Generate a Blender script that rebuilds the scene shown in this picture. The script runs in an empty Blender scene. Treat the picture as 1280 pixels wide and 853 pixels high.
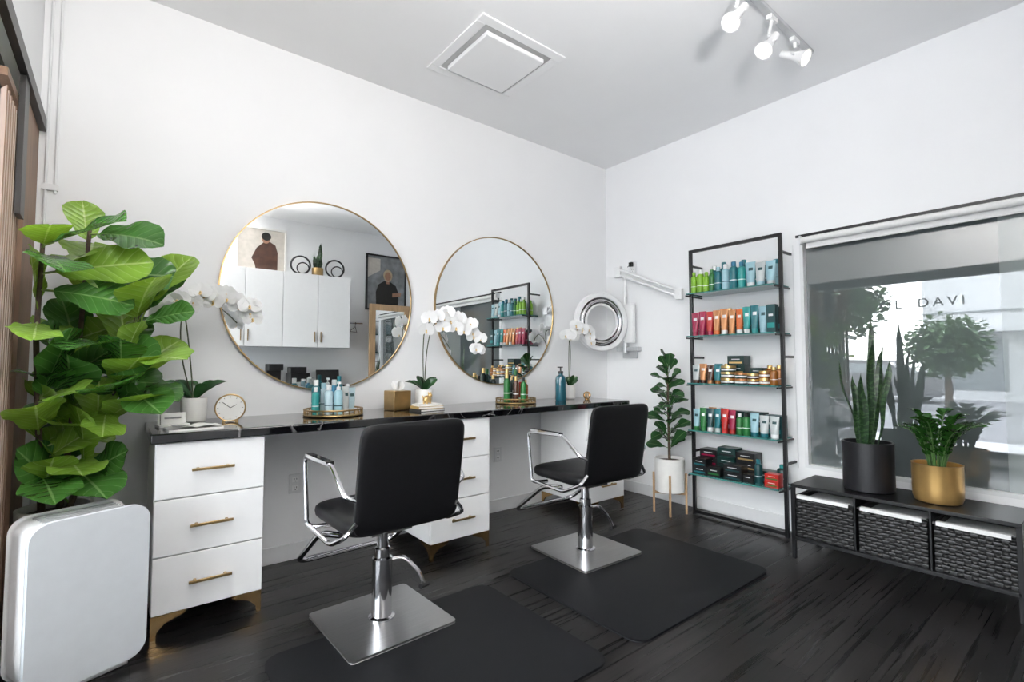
import bpy, math, random
from mathutils import Vector, Matrix, Euler
random.seed(7)
S=bpy.context.scene
COL=S.collection
S.view_settings.view_transform='Standard'
S.view_settings.look='None'
S.view_settings.exposure=.07
V=Vector
# ------------------------------------------------------------------ materials
def pm(name,col,rough=.5,metal=0.,var=.06,scale=18.,bump=0.,bscale=200.,spec=.5,coat=0.,trans=0.,emit=0.,stretch=(1,1,1)):
    m=bpy.data.materials.new(name);m.use_nodes=True
    nt=m.node_tree;N=nt.nodes;Lk=nt.links;b=N['Principled BSDF']
    tc=N.new('ShaderNodeTexCoord');mp=N.new('ShaderNodeMapping');mp.inputs['Scale'].default_value=stretch
    Lk.new(tc.outputs['Object'],mp.inputs[0])
    nz=N.new('ShaderNodeTexNoise');nz.inputs['Scale'].default_value=scale;nz.inputs['Detail'].default_value=3
    Lk.new(mp.outputs[0],nz.inputs[0])
    cr=N.new('ShaderNodeValToRGB')
    c0=[max(0,c*(1-var)) for c in col];c1=[min(1,c*(1+var)) for c in col]
    cr.color_ramp.elements[0].position=.3;cr.color_ramp.elements[1].position=.7
    cr.color_ramp.elements[0].color=(*c0,1);cr.color_ramp.elements[1].color=(*c1,1)
    Lk.new(nz.outputs['Fac'],cr.inputs[0]);Lk.new(cr.outputs[0],b.inputs['Base Color'])
    b.inputs['Roughness'].default_value=rough;b.inputs['Metallic'].default_value=metal
    b.inputs['Specular IOR Level'].default_value=spec;b.inputs['Coat Weight'].default_value=coat
    if coat: b.inputs['Coat Roughness'].default_value=.08
    if trans: b.inputs['Transmission Weight'].default_value=trans
    if emit:
        b.inputs['Emission Color'].default_value=(*col,1);b.inputs['Emission Strength'].default_value=emit
    if bump:
        n2=N.new('ShaderNodeTexNoise');n2.inputs['Scale'].default_value=bscale;n2.inputs['Detail'].default_value=2
        Lk.new(mp.outputs[0],n2.inputs[0])
        bp=N.new('ShaderNodeBump');bp.inputs['Strength'].default_value=bump;bp.inputs['Distance'].default_value=.01
        Lk.new(n2.outputs['Fac'],bp.inputs['Height']);Lk.new(bp.outputs[0],b.inputs['Normal'])
    return m
def leafmat(name,col,rough=.35,tr=.25,tc=None,vein=None,nv=8):
    m=pm(name,col,rough,0,.22 if tc is None else .03,9,bump=.15,bscale=40)
    nt=m.node_tree;N=nt.nodes;Lk=nt.links;b=N['Principled BSDF'];o=N['Material Output']
    t=N.new('ShaderNodeBsdfTranslucent');t.inputs[0].default_value=(*tc,1) if tc else (min(1,col[0]*1.8),min(1,col[1]*1.7),col[2]*.8,1)
    mx=N.new('ShaderNodeMixShader');mx.inputs[0].default_value=tr
    Lk.new(b.outputs[0],mx.inputs[1]);Lk.new(t.outputs[0],mx.inputs[2]);Lk.new(mx.outputs[0],o.inputs[0])
    if vein:
        def mt(op,a,b_=None,v=None):
            n=N.new('ShaderNodeMath');n.operation=op;Lk.new(a,n.inputs[0])
            if b_ is not None: Lk.new(b_,n.inputs[1])
            elif v is not None: n.inputs[1].default_value=v
            return n.outputs[0]
        uv=N.new('ShaderNodeTexCoord');sp=N.new('ShaderNodeSeparateXYZ');Lk.new(uv.outputs['UV'],sp.inputs[0])
        x=mt('ABSOLUTE',sp.outputs[0]);k=mt('MULTIPLY',x,v=.24);d=mt('SUBTRACT',sp.outputs[1],k);q=mt('MULTIPLY',d,v=nv)
        q=mt('ADD',q,v=10.);f=mt('FRACT',q);f=mt('SUBTRACT',f,v=.5);f=mt('ABSOLUTE',f)
        lat=N.new('ShaderNodeMapRange');lat.inputs[1].default_value=.0;lat.inputs[2].default_value=.075;lat.inputs[3].default_value=1;lat.inputs[4].default_value=0;Lk.new(f,lat.inputs[0])
        mid=N.new('ShaderNodeMapRange');mid.inputs[1].default_value=.03;mid.inputs[2].default_value=.06;mid.inputs[3].default_value=1;mid.inputs[4].default_value=0;Lk.new(x,mid.inputs[0])
        lt=mt('MULTIPLY',lat.outputs[0],v=.55);ma=mt('MAXIMUM',lt,mid.outputs[0])
        mc=N.new('ShaderNodeMix');mc.data_type='RGBA';Lk.new(ma,mc.inputs[0])
        src=b.inputs['Base Color'].links[0].from_socket;Lk.new(src,mc.inputs[6]);mc.inputs[7].default_value=(*vein,1);Lk.new(mc.outputs[2],b.inputs['Base Color'])
        bp=N.new('ShaderNodeBump');bp.inputs['Strength'].default_value=.5;bp.inputs['Distance'].default_value=.004;bp.invert=True
        s2=N.new('ShaderNodeMapRange');s2.inputs[1].default_value=.0;s2.inputs[2].default_value=.35;s2.inputs[3].default_value=1;s2.inputs[4].default_value=0;Lk.new(f,s2.inputs[0])
        Lk.new(s2.outputs[0],bp.inputs['Height']);Lk.new(bp.outputs[0],b.inputs['Normal'])
    return m
def panemat(name,tcol,fac,diff=None):
    m=bpy.data.materials.new(name);m.use_nodes=True;nt=m.node_tree;N=nt.nodes;N.clear();Lk=nt.links
    o=N.new('ShaderNodeOutputMaterial');mx=N.new('ShaderNodeMixShader')
    g=N.new('ShaderNodeBsdfGlossy');g.inputs['Roughness'].default_value=0.0
    if diff is None:
        t=N.new('ShaderNodeBsdfTransparent');t.inputs[0].default_value=(*tcol,1)
    else:
        t=N.new('ShaderNodeBsdfDiffuse')
        tc=N.new('ShaderNodeTexCoord');nz=N.new('ShaderNodeTexNoise');nz.inputs['Scale'].default_value=.7
        cr=N.new('ShaderNodeValToRGB');cr.color_ramp.elements[0].color=(*[c*.9 for c in diff],1);cr.color_ramp.elements[1].color=(*[c*1.1 for c in diff],1)
        Lk.new(tc.outputs['Object'],nz.inputs[0]);Lk.new(nz.outputs['Fac'],cr.inputs[0]);Lk.new(cr.outputs[0],t.inputs[0])
    lw=N.new('ShaderNodeFresnel');lw.inputs[0].default_value=1.5
    ad=N.new('ShaderNodeMath');ad.operation='ADD';ad.inputs[1].default_value=fac;ad.use_clamp=True
    Lk.new(lw.outputs[0],ad.inputs[0]);Lk.new(ad.outputs[0],mx.inputs[0])
    Lk.new(t.outputs[0],mx.inputs[1]);Lk.new(g.outputs[0],mx.inputs[2]);Lk.new(mx.outputs[0],o.inputs[0])
    return m
def floormat():
    m=pm('dark_wood_planks',(.02,.02,.02),.38,0,.0)
    nt=m.node_tree;N=nt.nodes;Lk=nt.links;b=N['Principled BSDF']
    tc=N.new('ShaderNodeTexCoord')
    br=N.new('ShaderNodeTexBrick');br.offset=.37;br.inputs['Scale'].default_value=1
    br.inputs['Brick Width'].default_value=1.25;br.inputs['Row Height'].default_value=.175;br.inputs['Mortar Size'].default_value=.003
    br.inputs['Color1'].default_value=(.0034,.0035,.0039,1);br.inputs['Color2'].default_value=(.0175,.0165,.0165,1);br.inputs['Mortar'].default_value=(.0003,.0003,.0003,1)
    Lk.new(tc.outputs['Object'],br.inputs[0])
    mp=N.new('ShaderNodeMapping');mp.inputs['Scale'].default_value=(.6,24,1);Lk.new(tc.outputs['Object'],mp.inputs[0])
    nz=N.new('ShaderNodeTexNoise');nz.inputs['Scale'].default_value=2.0;nz.inputs['Detail'].default_value=5;nz.inputs['Roughness'].default_value=.55
    Lk.new(mp.outputs[0],nz.inputs[0])
    cr=N.new('ShaderNodeValToRGB');cr.color_ramp.elements[0].position=.35;cr.color_ramp.elements[1].position=.7
    cr.color_ramp.elements[0].color=(.55,.55,.55,1);cr.color_ramp.elements[1].color=(1.75,1.65,1.6,1)
    Lk.new(nz.outputs['Fac'],cr.inputs[0])
    mx=N.new('ShaderNodeMix');mx.data_type='RGBA';mx.blend_type='MULTIPLY';mx.inputs[0].default_value=1
    Lk.new(br.outputs['Color'],mx.inputs[6]);Lk.new(cr.outputs[0],mx.inputs[7])
    Lk.new(mx.outputs[2],b.inputs['Base Color'])
    b.inputs['Specular IOR Level'].default_value=.27
    rr=N.new('ShaderNodeMapRange');rr.inputs[1].default_value=.3;rr.inputs[2].default_value=.7;rr.inputs[3].default_value=.25;rr.inputs[4].default_value=.33;Lk.new(nz.outputs['Fac'],rr.inputs[0]);Lk.new(rr.outputs[0],b.inputs['Roughness'])
    bp=N.new('ShaderNodeBump');bp.inputs['Strength'].default_value=.5;bp.inputs['Distance'].default_value=.0015;bp.invert=True
    Lk.new(br.outputs['Fac'],bp.inputs['Height']);Lk.new(bp.outputs[0],b.inputs['Normal'])
    return m
def marblemat():
    m=pm('black_marble',(.008,.008,.009),.07,0,.1,coat=.3)
    nt=m.node_tree;N=nt.nodes;Lk=nt.links;b=N['Principled BSDF']
    tc=N.new('ShaderNodeTexCoord');nz=N.new('ShaderNodeTexNoise');nz.inputs['Scale'].default_value=1.7;nz.inputs['Detail'].default_value=5;nz.inputs['Distortion'].default_value=1.6
    Lk.new(tc.outputs['Object'],nz.inputs[0])
    cr=N.new('ShaderNodeValToRGB');e=cr.color_ramp.elements
    e[0].position=.490;e[0].color=(.003,.003,.004,1);e[1].position=.5;e[1].color=(.15,.145,.145,1)
    x=e.new(.510);x.color=(.003,.003,.004,1)
    Lk.new(nz.outputs['Fac'],cr.inputs[0]);Lk.new(cr.outputs[0],b.inputs['Base Color'])
    return m
def snakemat():
    m=leafmat('snake_leaf',(.03,.09,.03),.35,.08)
    nt=m.node_tree;N=nt.nodes;Lk=nt.links
    tc=N.new('ShaderNodeTexCoord');w=N.new('ShaderNodeTexWave');w.bands_direction='Z';w.inputs['Scale'].default_value=9;w.inputs['Distortion'].default_value=9;w.inputs['Detail Scale'].default_value=3
    Lk.new(tc.outputs['Object'],w.inputs[0])
    cr=N.new('ShaderNodeValToRGB');cr.color_ramp.elements[0].color=(.007,.024,.009,1);cr.color_ramp.elements[1].color=(.035,.08,.028,1);cr.color_ramp.elements[0].position=.4;cr.color_ramp.elements[1].position=.9
    Lk.new(w.outputs['Fac'],cr.inputs[0]);Lk.new(cr.outputs[0],N['Principled BSDF'].inputs['Base Color'])
    return m
WALL=pm('white_wall_paint',(.83,.832,.837),.65,0,.010,3,bump=.03,bscale=260)
CEIL=pm('ceiling_paint',(.86,.86,.865),.8,0,.010,3)
TRIM=pm('trim_paint',(.72,.725,.73),.45,0,.02)
FLOOR=floormat();MARBLE=marblemat()
BRUSH=pm('brushed_steel',(.46,.455,.45),.28,1,.12,5,stretch=(1,90,1))
WHITE=pm('white_lacquer',(.83,.83,.83),.3,0,.01)
PLAST=pm('white_plastic',(.80,.80,.80),.3,0,.01)
GREYP=pm('light_grey_panel',(.68,.71,.74),.22,0,.02,coat=.3)
ARMG=pm('satin_grey_metal',(.50,.51,.52),.3,.3,.05)
BLACKP=pm('black_plastic',(.007,.007,.008),.35,0,.1)
BLACKM=pm('black_metal',(.005,.005,.006),.35,.0,.1)
BRASS=pm('brass',(.58,.38,.17),.25,1,.08)
BRASSD=pm('brushed_brass',(.38,.26,.12),.35,1,.1)
GOLD=pm('gold_metal',(.72,.50,.22),.3,1,.06)
GOLDP=pm('satin_gold_pot',(.62,.39,.14),.28,.75,.05)
CHROME=pm('chrome',(.74,.74,.76),.09,1,.02)
RINGD=pm('ring_reflector',(.30,.31,.32),.15,1,.2,30)
LEATH=pm('black_leather',(.0042,.0042,.005),.42,0,.15,30,bump=.10,bscale=350,spec=.26)
MIRR=pm('mirror_glass',(.86,.88,.88),.0,1,.0)
MATM=pm('rubber_mat',(.0055,.0058,.007),.5,0,.1,40,bump=.15,bscale=400,spec=.18)
GLASST=pm('green_glass_edge',(.05,.18,.17),.06,0,.05)
BLACKW=pm('black_wicker',(.009,.009,.0095),.38,0,.25,60,spec=.5)
LINER=pm('white_liner_cloth',(.74,.74,.73),.8,0,.03,60)
POTW=pm('white_ceramic',(.78,.77,.74),.45,0,.03)
POTWT=pm('white_textured_planter',(.62,.60,.57),.7,0,.08,40,bump=.3,bscale=60)
POTB=pm('black_ceramic',(.007,.007,.009),.4,0,.1)
SOIL=pm('soil',(.05,.035,.025),.95,0,.4,80,bump=.6,bscale=90)
BARK=pm('bark',(.07,.045,.028),.85,0,.3,40,bump=.5,bscale=70)
OAK=pm('light_oak',(.45,.29,.16),.5,0,.18,6,stretch=(8,8,.8))
TAN=pm('tan_wood',(.20,.115,.07),.55,0,.15,6,stretch=(8,8,.8))
BRONZE=pm('dark_bronze',(.010,.008,.007),.4,.0,.1)
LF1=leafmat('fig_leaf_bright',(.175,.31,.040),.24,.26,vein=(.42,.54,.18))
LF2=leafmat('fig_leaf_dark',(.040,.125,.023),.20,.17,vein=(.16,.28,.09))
RIB=leafmat('leaf_rib',(.22,.30,.09),.4,.2)
RIB2=leafmat('leaf_rib_green',(.07,.16,.04),.4,.2)
LD=leafmat('rubber_leaf',(.018,.066,.020),.22,.12)
LZ=leafmat('zz_leaf',(.026,.10,.016),.22,.12)
TREEL=leafmat('tree_leaf',(.05,.095,.035),.6,.15)
SNK=snakemat()
PET=leafmat('orchid_petal',(.86,.86,.86),.5,.22,(.88,.88,.86))
LIP=pm('orchid_lip',(.70,.50,.22),.5,0,.3,60)
STEM=pm('orchid_stem',(.04,.055,.018),.5,0,.2)
PAPER=pm('paper',(.80,.79,.76),.7,0,.02)
PRINT=pm('printed_grey',(.25,.25,.26),.6,0,.3,40)
# ------------------------------------------------------------------ mesh builder
class MB:
    def __init__(s): s.v=[];s.f=[];s.m=[];s.uv=[];s.has=False
    def add(s,vs,fs,mi=0,uv=None):
        o=len(s.v);s.v+=[tuple(v) for v in vs]
        if uv: s.uv+=uv;s.has=True
        else: s.uv+=[(0.5,0.03)]*len(vs)
        for i,f in enumerate(fs):
            s.f.append(tuple(a+o for a in f));s.m.append(mi[i] if isinstance(mi,list) else mi)
    def box(s,c,d,mi=0,R=None):
        x,y,z=[k/2 for k in d];vs=[V((a*x,b*y,e*z)) for e in(-1,1) for b in(-1,1) for a in(-1,1)]
        if R: vs=[R@v for v in vs]
        vs=[v+V(c) for v in vs]
        s.add(vs,[(0,2,3,1),(4,5,7,6),(0,1,5,4),(2,6,7,3),(0,4,6,2),(1,3,7,5)],mi);return s
    def bx(s,a,b,mi=0):
        return s.box([(a[i]+b[i])/2 for i in range(3)],[abs(b[i]-a[i]) for i in range(3)],mi)
    def lathe(s,prof,n=24,mi=0,c=(0,0,0),sx=1,sy=1,caps=True):
        vs=[];fs=[];ms=[]
        for r,z in prof:
            for k in range(n):
                a=2*math.pi*k/n;vs.append((c[0]+r*math.cos(a)*sx,c[1]+r*math.sin(a)*sy,c[2]+z))
        for i in range(len(prof)-1):
            for k in range(n):
                fs.append((i*n+k,i*n+(k+1)%n,(i+1)*n+(k+1)%n,(i+1)*n+k));ms.append(mi[i] if isinstance(mi,list) else mi)
        if caps:
            if prof[0][0]>1e-5: fs.append(tuple(range(n-1,-1,-1)));ms.append(ms[0])
            if prof[-1][0]>1e-5: fs.append(tuple((len(prof)-1)*n+k for k in range(n)));ms.append(ms[-1])
        s.add(vs,fs,ms);return s
    def tube(s,pts,r,n=8,mi=0,closed=False,caps=True):
        pts=[V(p) for p in pts];m=len(pts);rs=r if isinstance(r,list) else [r]*m
        T=[]
        for i in range(m):
            a=pts[(i-1)%m] if (closed or i>0) else pts[i];b=pts[(i+1)%m] if (closed or i<m-1) else pts[i]
            T.append((b-a).normalized())
        u=T[0].orthogonal().normalized();vs=[];fs=[]
        for i in range(m):
            u=(u-T[i]*u.dot(T[i]));u=u.normalized() if u.length>1e-6 else T[i].orthogonal().normalized()
            w=T[i].cross(u)
            for k in range(n):
                a=2*math.pi*k/n;vs.append(pts[i]+(u*math.cos(a)+w*math.sin(a))*rs[i])
        for i in range(m if closed else m-1):
            j=(i+1)%m
            for k in range(n): fs.append((i*n+k,i*n+(k+1)%n,j*n+(k+1)%n,j*n+k))
        if caps and not closed:
            fs.append(tuple(range(n-1,-1,-1)));fs.append(tuple((m-1)*n+k for k in range(n)))
        s.add(vs,fs,mi);return s
    def cyl(s,a,b,r,n=16,mi=0,r2=None): return s.tube([a,b],[r,r if r2 is None else r2],n,mi)
    def sphere(s,c,r,mi=0,n=16,sc=(1,1,1)):
        k=n//2;pr=[(max(1e-6,math.sin(math.pi*i/k)*r),-math.cos(math.pi*i/k)*r*sc[2]) for i in range(k+1)]
        return s.lathe(pr,n,mi,c,sc[0],sc[1],caps=False)
    def torus(s,c,R,r,ax='y',n=48,k=8,mi=0,sz=1.):
        pts=[]
        for i in range(n):
            a=2*math.pi*i/n;x,y=R*math.cos(a),R*math.sin(a)
            p={'y':(x,0,y*sz),'z':(x,y,0),'x':(0,x,y)}[ax];pts.append(V(c)+V(p))
        return s.tube(pts,r,k,mi,closed=True)
    def prism(s,poly,axis,t0,t1,mi=0):
        def P(p,t):
            return {'x':(t,p[0],p[1]),'y':(p[0],t,p[1]),'z':(p[0],p[1],t)}[axis]
        n=len(poly);vs=[P(p,t0) for p in poly]+[P(p,t1) for p in poly]
        fs=[tuple(range(n)),tuple(range(2*n-1,n-1,-1))]+[(i,(i+1)%n,n+(i+1)%n,n+i) for i in range(n)]
        s.add(vs,fs,mi);return s
    def leaf(s,base,d,n,L,W,prof,droop=.2,fold=.15,ns=9,mi=0,mr=1,wav=0.,ph=0.,curl=0.,cols=(-1,-.5,-.045,.045,.5,1),uv=False):
        d=V(d).normalized();n=V(n);n=(n-d*n.dot(d)).normalized();sd=d.cross(n)
        vs=[];fs=[];ms=[];K=len(cols);U=[]
        for i in range(ns+1):
            t=i/ns;p=V(base)+d*L*t+V((0,0,-1))*droop*L*t*t-n*curl*L*t*t
            w=W/2*prof(t)
            for c in cols:
                q=p+sd*c*w+n*fold*abs(c)*w
                if wav: q=q+n*wav*math.sin(t*15+ph+(1.3 if c>0 else 0))*abs(c)**1.5
                vs.append(q);U.append((c,t))
        for i in range(ns):
            for k in range(K-1):
                fs.append((i*K+k,i*K+k+1,(i+1)*K+k+1,(i+1)*K+k));ms.append(mr if k==(K-2)//2 and K%2==0 else mi)
        s.add(vs,fs,ms,U if uv else None);return s
def tab(T):
    def f(t):
        for (a,x),(b,y) in zip(T,T[1:]):
            if t<=b:
                u=(t-a)/(b-a);u=u*u*(3-2*u);return x+(y-x)*u
        return T[-1][1]
    return f
FID=tab([(0,.05),(.1,.45),(.28,.62),(.45,.80),(.62,.98),(.74,1),(.86,.82),(.95,.5),(1,.06)])
OVL=tab([(0,.06),(.2,.6),(.5,1),(.75,.85),(.92,.42),(1,.03)])
OBO=tab([(0,.05),(.25,.4),(.6,.95),(.75,1),(.9,.7),(1,.08)])
RND=tab([(0,.15),(.3,.85),(.6,1),(.85,.75),(1,.1)])
STRAP=tab([(0,.5),(.3,.9),(.6,1),(.85,.7),(1,.03)])
def mkmesh(name,mb,mats,smooth=True,ang=38):
    me=bpy.data.meshes.new(name);me.from_pydata(mb.v,[],mb.f)
    if mb.has:
        ul=me.uv_layers.new(name='UVMap')
        for l in me.loops: ul.data[l.index].uv=mb.uv[l.vertex_index]
    for m in (mats if isinstance(mats,(list,tuple)) else [mats]): me.materials.append(m)
    if len(me.polygons)==len(mb.m): me.polygons.foreach_set('material_index',mb.m)
    if smooth:
        me.polygons.foreach_set('use_smooth',[True]*len(me.polygons));me.set_sharp_from_angle(angle=math.radians(ang))
    me.validate();me.update();return me
def obj(name,mb,mats,parent=None,loc=(0,0,0),rot=(0,0,0),smooth=True,bevel=0,seg=2,label=None,mesh=None,solid=0):
    me=mesh or mkmesh(name,mb,mats,smooth)
    o=bpy.data.objects.new(name,me);o.location=loc;o.rotation_euler=rot
    if parent: o.parent=parent
    if bevel:
        b=o.modifiers.new('bevel','BEVEL');b.width=bevel;b.segments=seg;b.limit_method='ANGLE';b.angle_limit=math.radians(40);b.harden_normals=False
    if label: o['label']=label
    COL.objects.link(o);return o
def thing(name,label,cat,loc=(0,0,0),rz=0,group=None):
    e=bpy.data.objects.new(name,None);e.empty_display_size=.05;e.location=loc;e.rotation_euler=(0,0,rz)
    e['label']=label;e['category']=cat
    if group: e['group']=group
    COL.objects.link(e);return e
def solo(name,label,cat,mb,mats,loc=(0,0,0),rot=(0,0,0),group=None,mesh=None,**k):
    o=obj(name,mb,mats,None,loc,rot,mesh=mesh,**k);o['label']=label;o['category']=cat
    if group: o['group']=group
    return o
def copy_thing(src,loc,rz=None,label=None):
    n=src.copy();n.location=loc
    if rz is not None: n.rotation_euler=(0,0,rz)
    if label: n['label']=label
    COL.objects.link(n)
    for c in src.children:
        cc=c.copy();cc.parent=n;COL.objects.link(cc)
        for g in c.children:
            gg=g.copy();gg.parent=cc;COL.objects.link(gg)
    return n
def struct(name,mb,mats,loc=(0,0,0),**k):
    o=obj(name,mb,mats,None,loc,**k);o['kind']='structure';return o
def rrect(w,h,r,n=6):
    P=[]
    for cx,cy,a0 in((w/2-r,h/2-r,0),(-w/2+r,h/2-r,90),(-w/2+r,-h/2+r,180),(w/2-r,-h/2+r,270)):
        for i in range(n+1):
            a=math.radians(a0+90*i/n);P.append((cx+r*math.cos(a),cy+r*math.sin(a)))
    return P
def arcpts(P,r=.04,n=5):
    P=[V(p) for p in P];out=[P[0]]
    for i in range(1,len(P)-1):
        a,b,c=P[i-1],P[i],P[i+1];d1=(a-b);d2=(c-b);rr=min(r,d1.length*.45,d2.length*.45)
        p=b+d1.normalized()*rr;q=b+d2.normalized()*rr
        for k in range(n+1):
            t=k/n;out.append(p*(1-t)**2+b*2*t*(1-t)+q*t*t)
    out.append(P[-1]);return out
# ------------------------------------------------------------------ room
H=3.18;XW=-4.15;YS=-3.95
struct('floor',MB().bx((XW-.15,YS-.15,-.1),(.15,.15,0)),FLOOR,smooth=False)
struct('ceiling',MB().bx((XW-.15,YS-.15,H),(.15,.15,H+.1)),CEIL,smooth=False)
struct('wall_north',MB().bx((XW-.15,0,0),(.15,.15,H)),WALL,smooth=False)
struct('wall_south',MB().bx((XW-.15,YS-.15,0),(.15,YS,H)),WALL,smooth=False)
WY0,WY1,WZ0,WZ1=-1.80,-3.7,.47,2.11
struct('wall_east',MB().bx((0,WY0,0),(.15,0,H)).bx((0,YS,0),(.15,WY1,H)).bx((0,WY1,0),(.15,WY0,WZ0)).bx((0,WY1,WZ1),(.15,WY0,H)),WALL,smooth=False)
SY0,SY1,SZ0,SZ1=-.36,-3.85,.08,2.34
struct('wall_west',MB().bx((XW-.15,YS,0),(XW,SY1,H)).bx((XW-.15,SY1,0),(XW,SY0,SZ0)).bx((XW-.15,SY1,SZ1),(XW,SY0,H)).bx((XW-.15,SY0,SZ1),(XW,0,H)).bx((XW-.15,SY0,0),(XW,0,SZ1),1),[WALL,TAN],smooth=False)
struct('baseboard_north',MB().bx((XW,-.014,0),(0,0,.10)),TRIM,bevel=.004)
struct('baseboard_east',MB().bx((-.014,YS,0),(0,-.014,.10)),TRIM,bevel=.004)
GL=panemat('tinted_interior_glass',None,.20,(.11,.13,.133))
GL2=panemat('pale_interior_glass',None,.12,(.25,.28,.28))
w=MB().bx((.05,-2.82,WZ0),(.06,WY0,WZ1),0).bx((.045,WY1,WZ0),(.06,-2.82,WZ1),2)
fr=.022
for a,b in [((.0,WY1,WZ0),(.07,WY0,WZ0+fr)),((.0,WY1,WZ1-fr),(.07,WY0,WZ1)),((.0,WY0-fr,WZ0+fr),(.07,WY0,WZ1-fr)),((.0,WY1,WZ0+fr),(.07,WY1+fr,WZ1-fr))]: w.bx(a,b,1)
struct('window_1',w,[GL,TRIM,GL2],smooth=False)
struct('trim_1',MB().bx((-.012,WY1,WZ1),(0,WY0+.02,WZ1+.018)),BLACKM)
# storefront
SG=panemat('storefront_glass',(.97,.98,.98),0)
w=MB().bx((XW-.08,SY1,SZ0),(XW-.07,SY0,SZ1),0)
for y0,y1 in((SY0-.05,SY0),(SY1,SY1+.05),(-2.95,-2.90)): w.bx((XW-.12,y0,SZ0),(XW-.04,y1,SZ1),1)
w.bx((XW-.12,SY1,SZ1-.06),(XW-.04,SY0,SZ1),1).bx((XW-.12,SY1,SZ0),(XW-.04,SY0,SZ0+.08),1)
struct('window_2',w,[SG,BRONZE],smooth=False)
struct('trim_2',MB().bx((XW,SY1,SZ1-.01),(XW+.025,-.0,SZ1+.05)),BRONZE,smooth=False)
struct('trim_3',MB().bx((XW,-.60,1.78),(XW+.018,-.50,SZ1)),BRONZE,smooth=False)
vb=thing('vertical_blind','tan vertical blind slats stacked at the storefront window','blind',(XW-.018,-.40,.12))
obj('head_rail',MB().bx((-.015,-.42,2.10),(.015,.03,2.13)),TAN,vb)
for i in range(9):
    obj('slat',MB().box((0,0,1.04),(.004,.05,2.08),0,Matrix.Rotation(.45,3,'Z')),TAN,vb,loc=(0,-.045*i,0))
def text(name,s,size,loc,rot,mat,label,cat):
    c=bpy.data.curves.new(name,'FONT');c.body=s;c.size=size;c.extrude=.001;c.space_character=1.4;c.materials.append(mat)
    o=bpy.data.objects.new('tmp',c);COL.objects.link(o)
    dg=bpy.context.evaluated_depsgraph_get();me=bpy.data.meshes.new_from_object(o.evaluated_get(dg));bpy.data.objects.remove(o)
    me.materials.clear();me.materials.append(mat)
    n=bpy.data.objects.new(name,me);n.location=loc;n.rotation_euler=rot;n['label']=label;n['category']=cat;n['group']='letters on the storefront glass';COL.objects.link(n)
LETM=pm('vinyl_lettering',(.012,.012,.012),.7,0,.05)
text('window_lettering','OL',.165,(XW-.090,-1.14,1.94),(math.radians(90),0,math.radians(-90)),LETM,'thin dark vinyl letters on the storefront glass','lettering')
text('window_lettering','DAVI',.165,(XW-.090,-1.55,1.94),(math.radians(90),0,math.radians(-90)),LETM,'thin dark vinyl letters on the storefront glass','lettering')
rb=thing('roller_blind','white roller blind rolled up at the top of the interior window','blind',(-.032,-2.75,2.02))
obj('blind_roll',MB().cyl((0,-.92,.06),(0,.92,.06),.023,20),LINER,rb)
obj('blind_fabric',MB().bx((.02,-.9,.005),(.023,.9,.06)).cyl((.02,-.9,.005),(.02,.9,.005),.006,8),LINER,rb)
obj('mounting_bracket',MB().bx((-.025,.92,.03),(.032,.93,.09)),TRIM,rb)
solo('blind_cord','thin white bead pull cord hanging beside the window','cord',MB().tube([(0,0,0),(0,.004,-.8),(0,0,-1.6)],.003,6),TRIM,loc=(-.012,-1.76,2.06))
solo('cable_conduit','pair of thin grey cables running up the wall corner','cable',MB().cyl((0,0,-1.6),(0,0,1.14),.006,8).cyl((.035,0,0),(.035,0,1.14),.006,8).box((.017,.0,.03),(.06,.014,.03)),TRIM,loc=(-4.12,-.009,2.03))
# ------------------------------------------------------------------ worktop + cabinets
solo('worktop','long polished black marble worktop with fine white veins','worktop',MB().bx((-1.64,-.30,-.022),(1.64,.30,.022)),MARBLE,loc=(-2.06,-.302,.871),bevel=.006,smooth=True)
ZT=.893
def cabinet(loc):
    c=thing('drawer_cabinet','white three-drawer cabinet with brass handles and brass feet','cabinet',loc,group='white drawer cabinets under the worktop')
    W,D=.44,.53;z0,z1=.10,.848
    obj('body',MB().bx((-W/2,0,z0),(W/2,D,z1)),WHITE,c,bevel=.002)
    dh=(z1-z0)/3
    for i in range(3):
        d=obj('drawer',MB().bx((-W/2+.002,-.02,-dh/2+.003),(W/2-.002,0,dh/2-.003)),WHITE,c,loc=(0,0,z0+dh*(i+.5)),bevel=.002)
        h=MB().box((0,-.03,0),(.17,.010,.012))
        for s in(-1,1): h.box((s*.06,-.015,0),(.012,.03,.010))
        obj('handle',h,BRASSD,d,loc=(0,-.02,.0),bevel=.0015)
    for sx in(-1,1):
        for sy in(0,1):
            l=MB();X=sx*(W/2-.002);Y=-.012 if sy==0 else D-.012;q=1 if sy==0 else -1
            pr=[(X,.1),(X-sx*.13,.1),(X-sx*.12,.088),(X-sx*.05,.062),(X-sx*.022,.03),(X-sx*.02,0),(X,0)]
            l.prism(pr,'y',Y-.005,Y+.005)
            pr=[(Y,.1),(Y+q*.13,.1),(Y+q*.12,.088),(Y+q*.05,.062),(Y+q*.022,.03),(Y+q*.02,0),(Y,0)]
            l.prism(pr,'x',X-sx*.010,X)
            obj('leg',l,BRASS,c)
    return c
c1=cabinet((-3.46,-.56,0))
copy_thing(c1,(-2.09,-.56,0));copy_thing(c1,(-.70,-.56,0))
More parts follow.
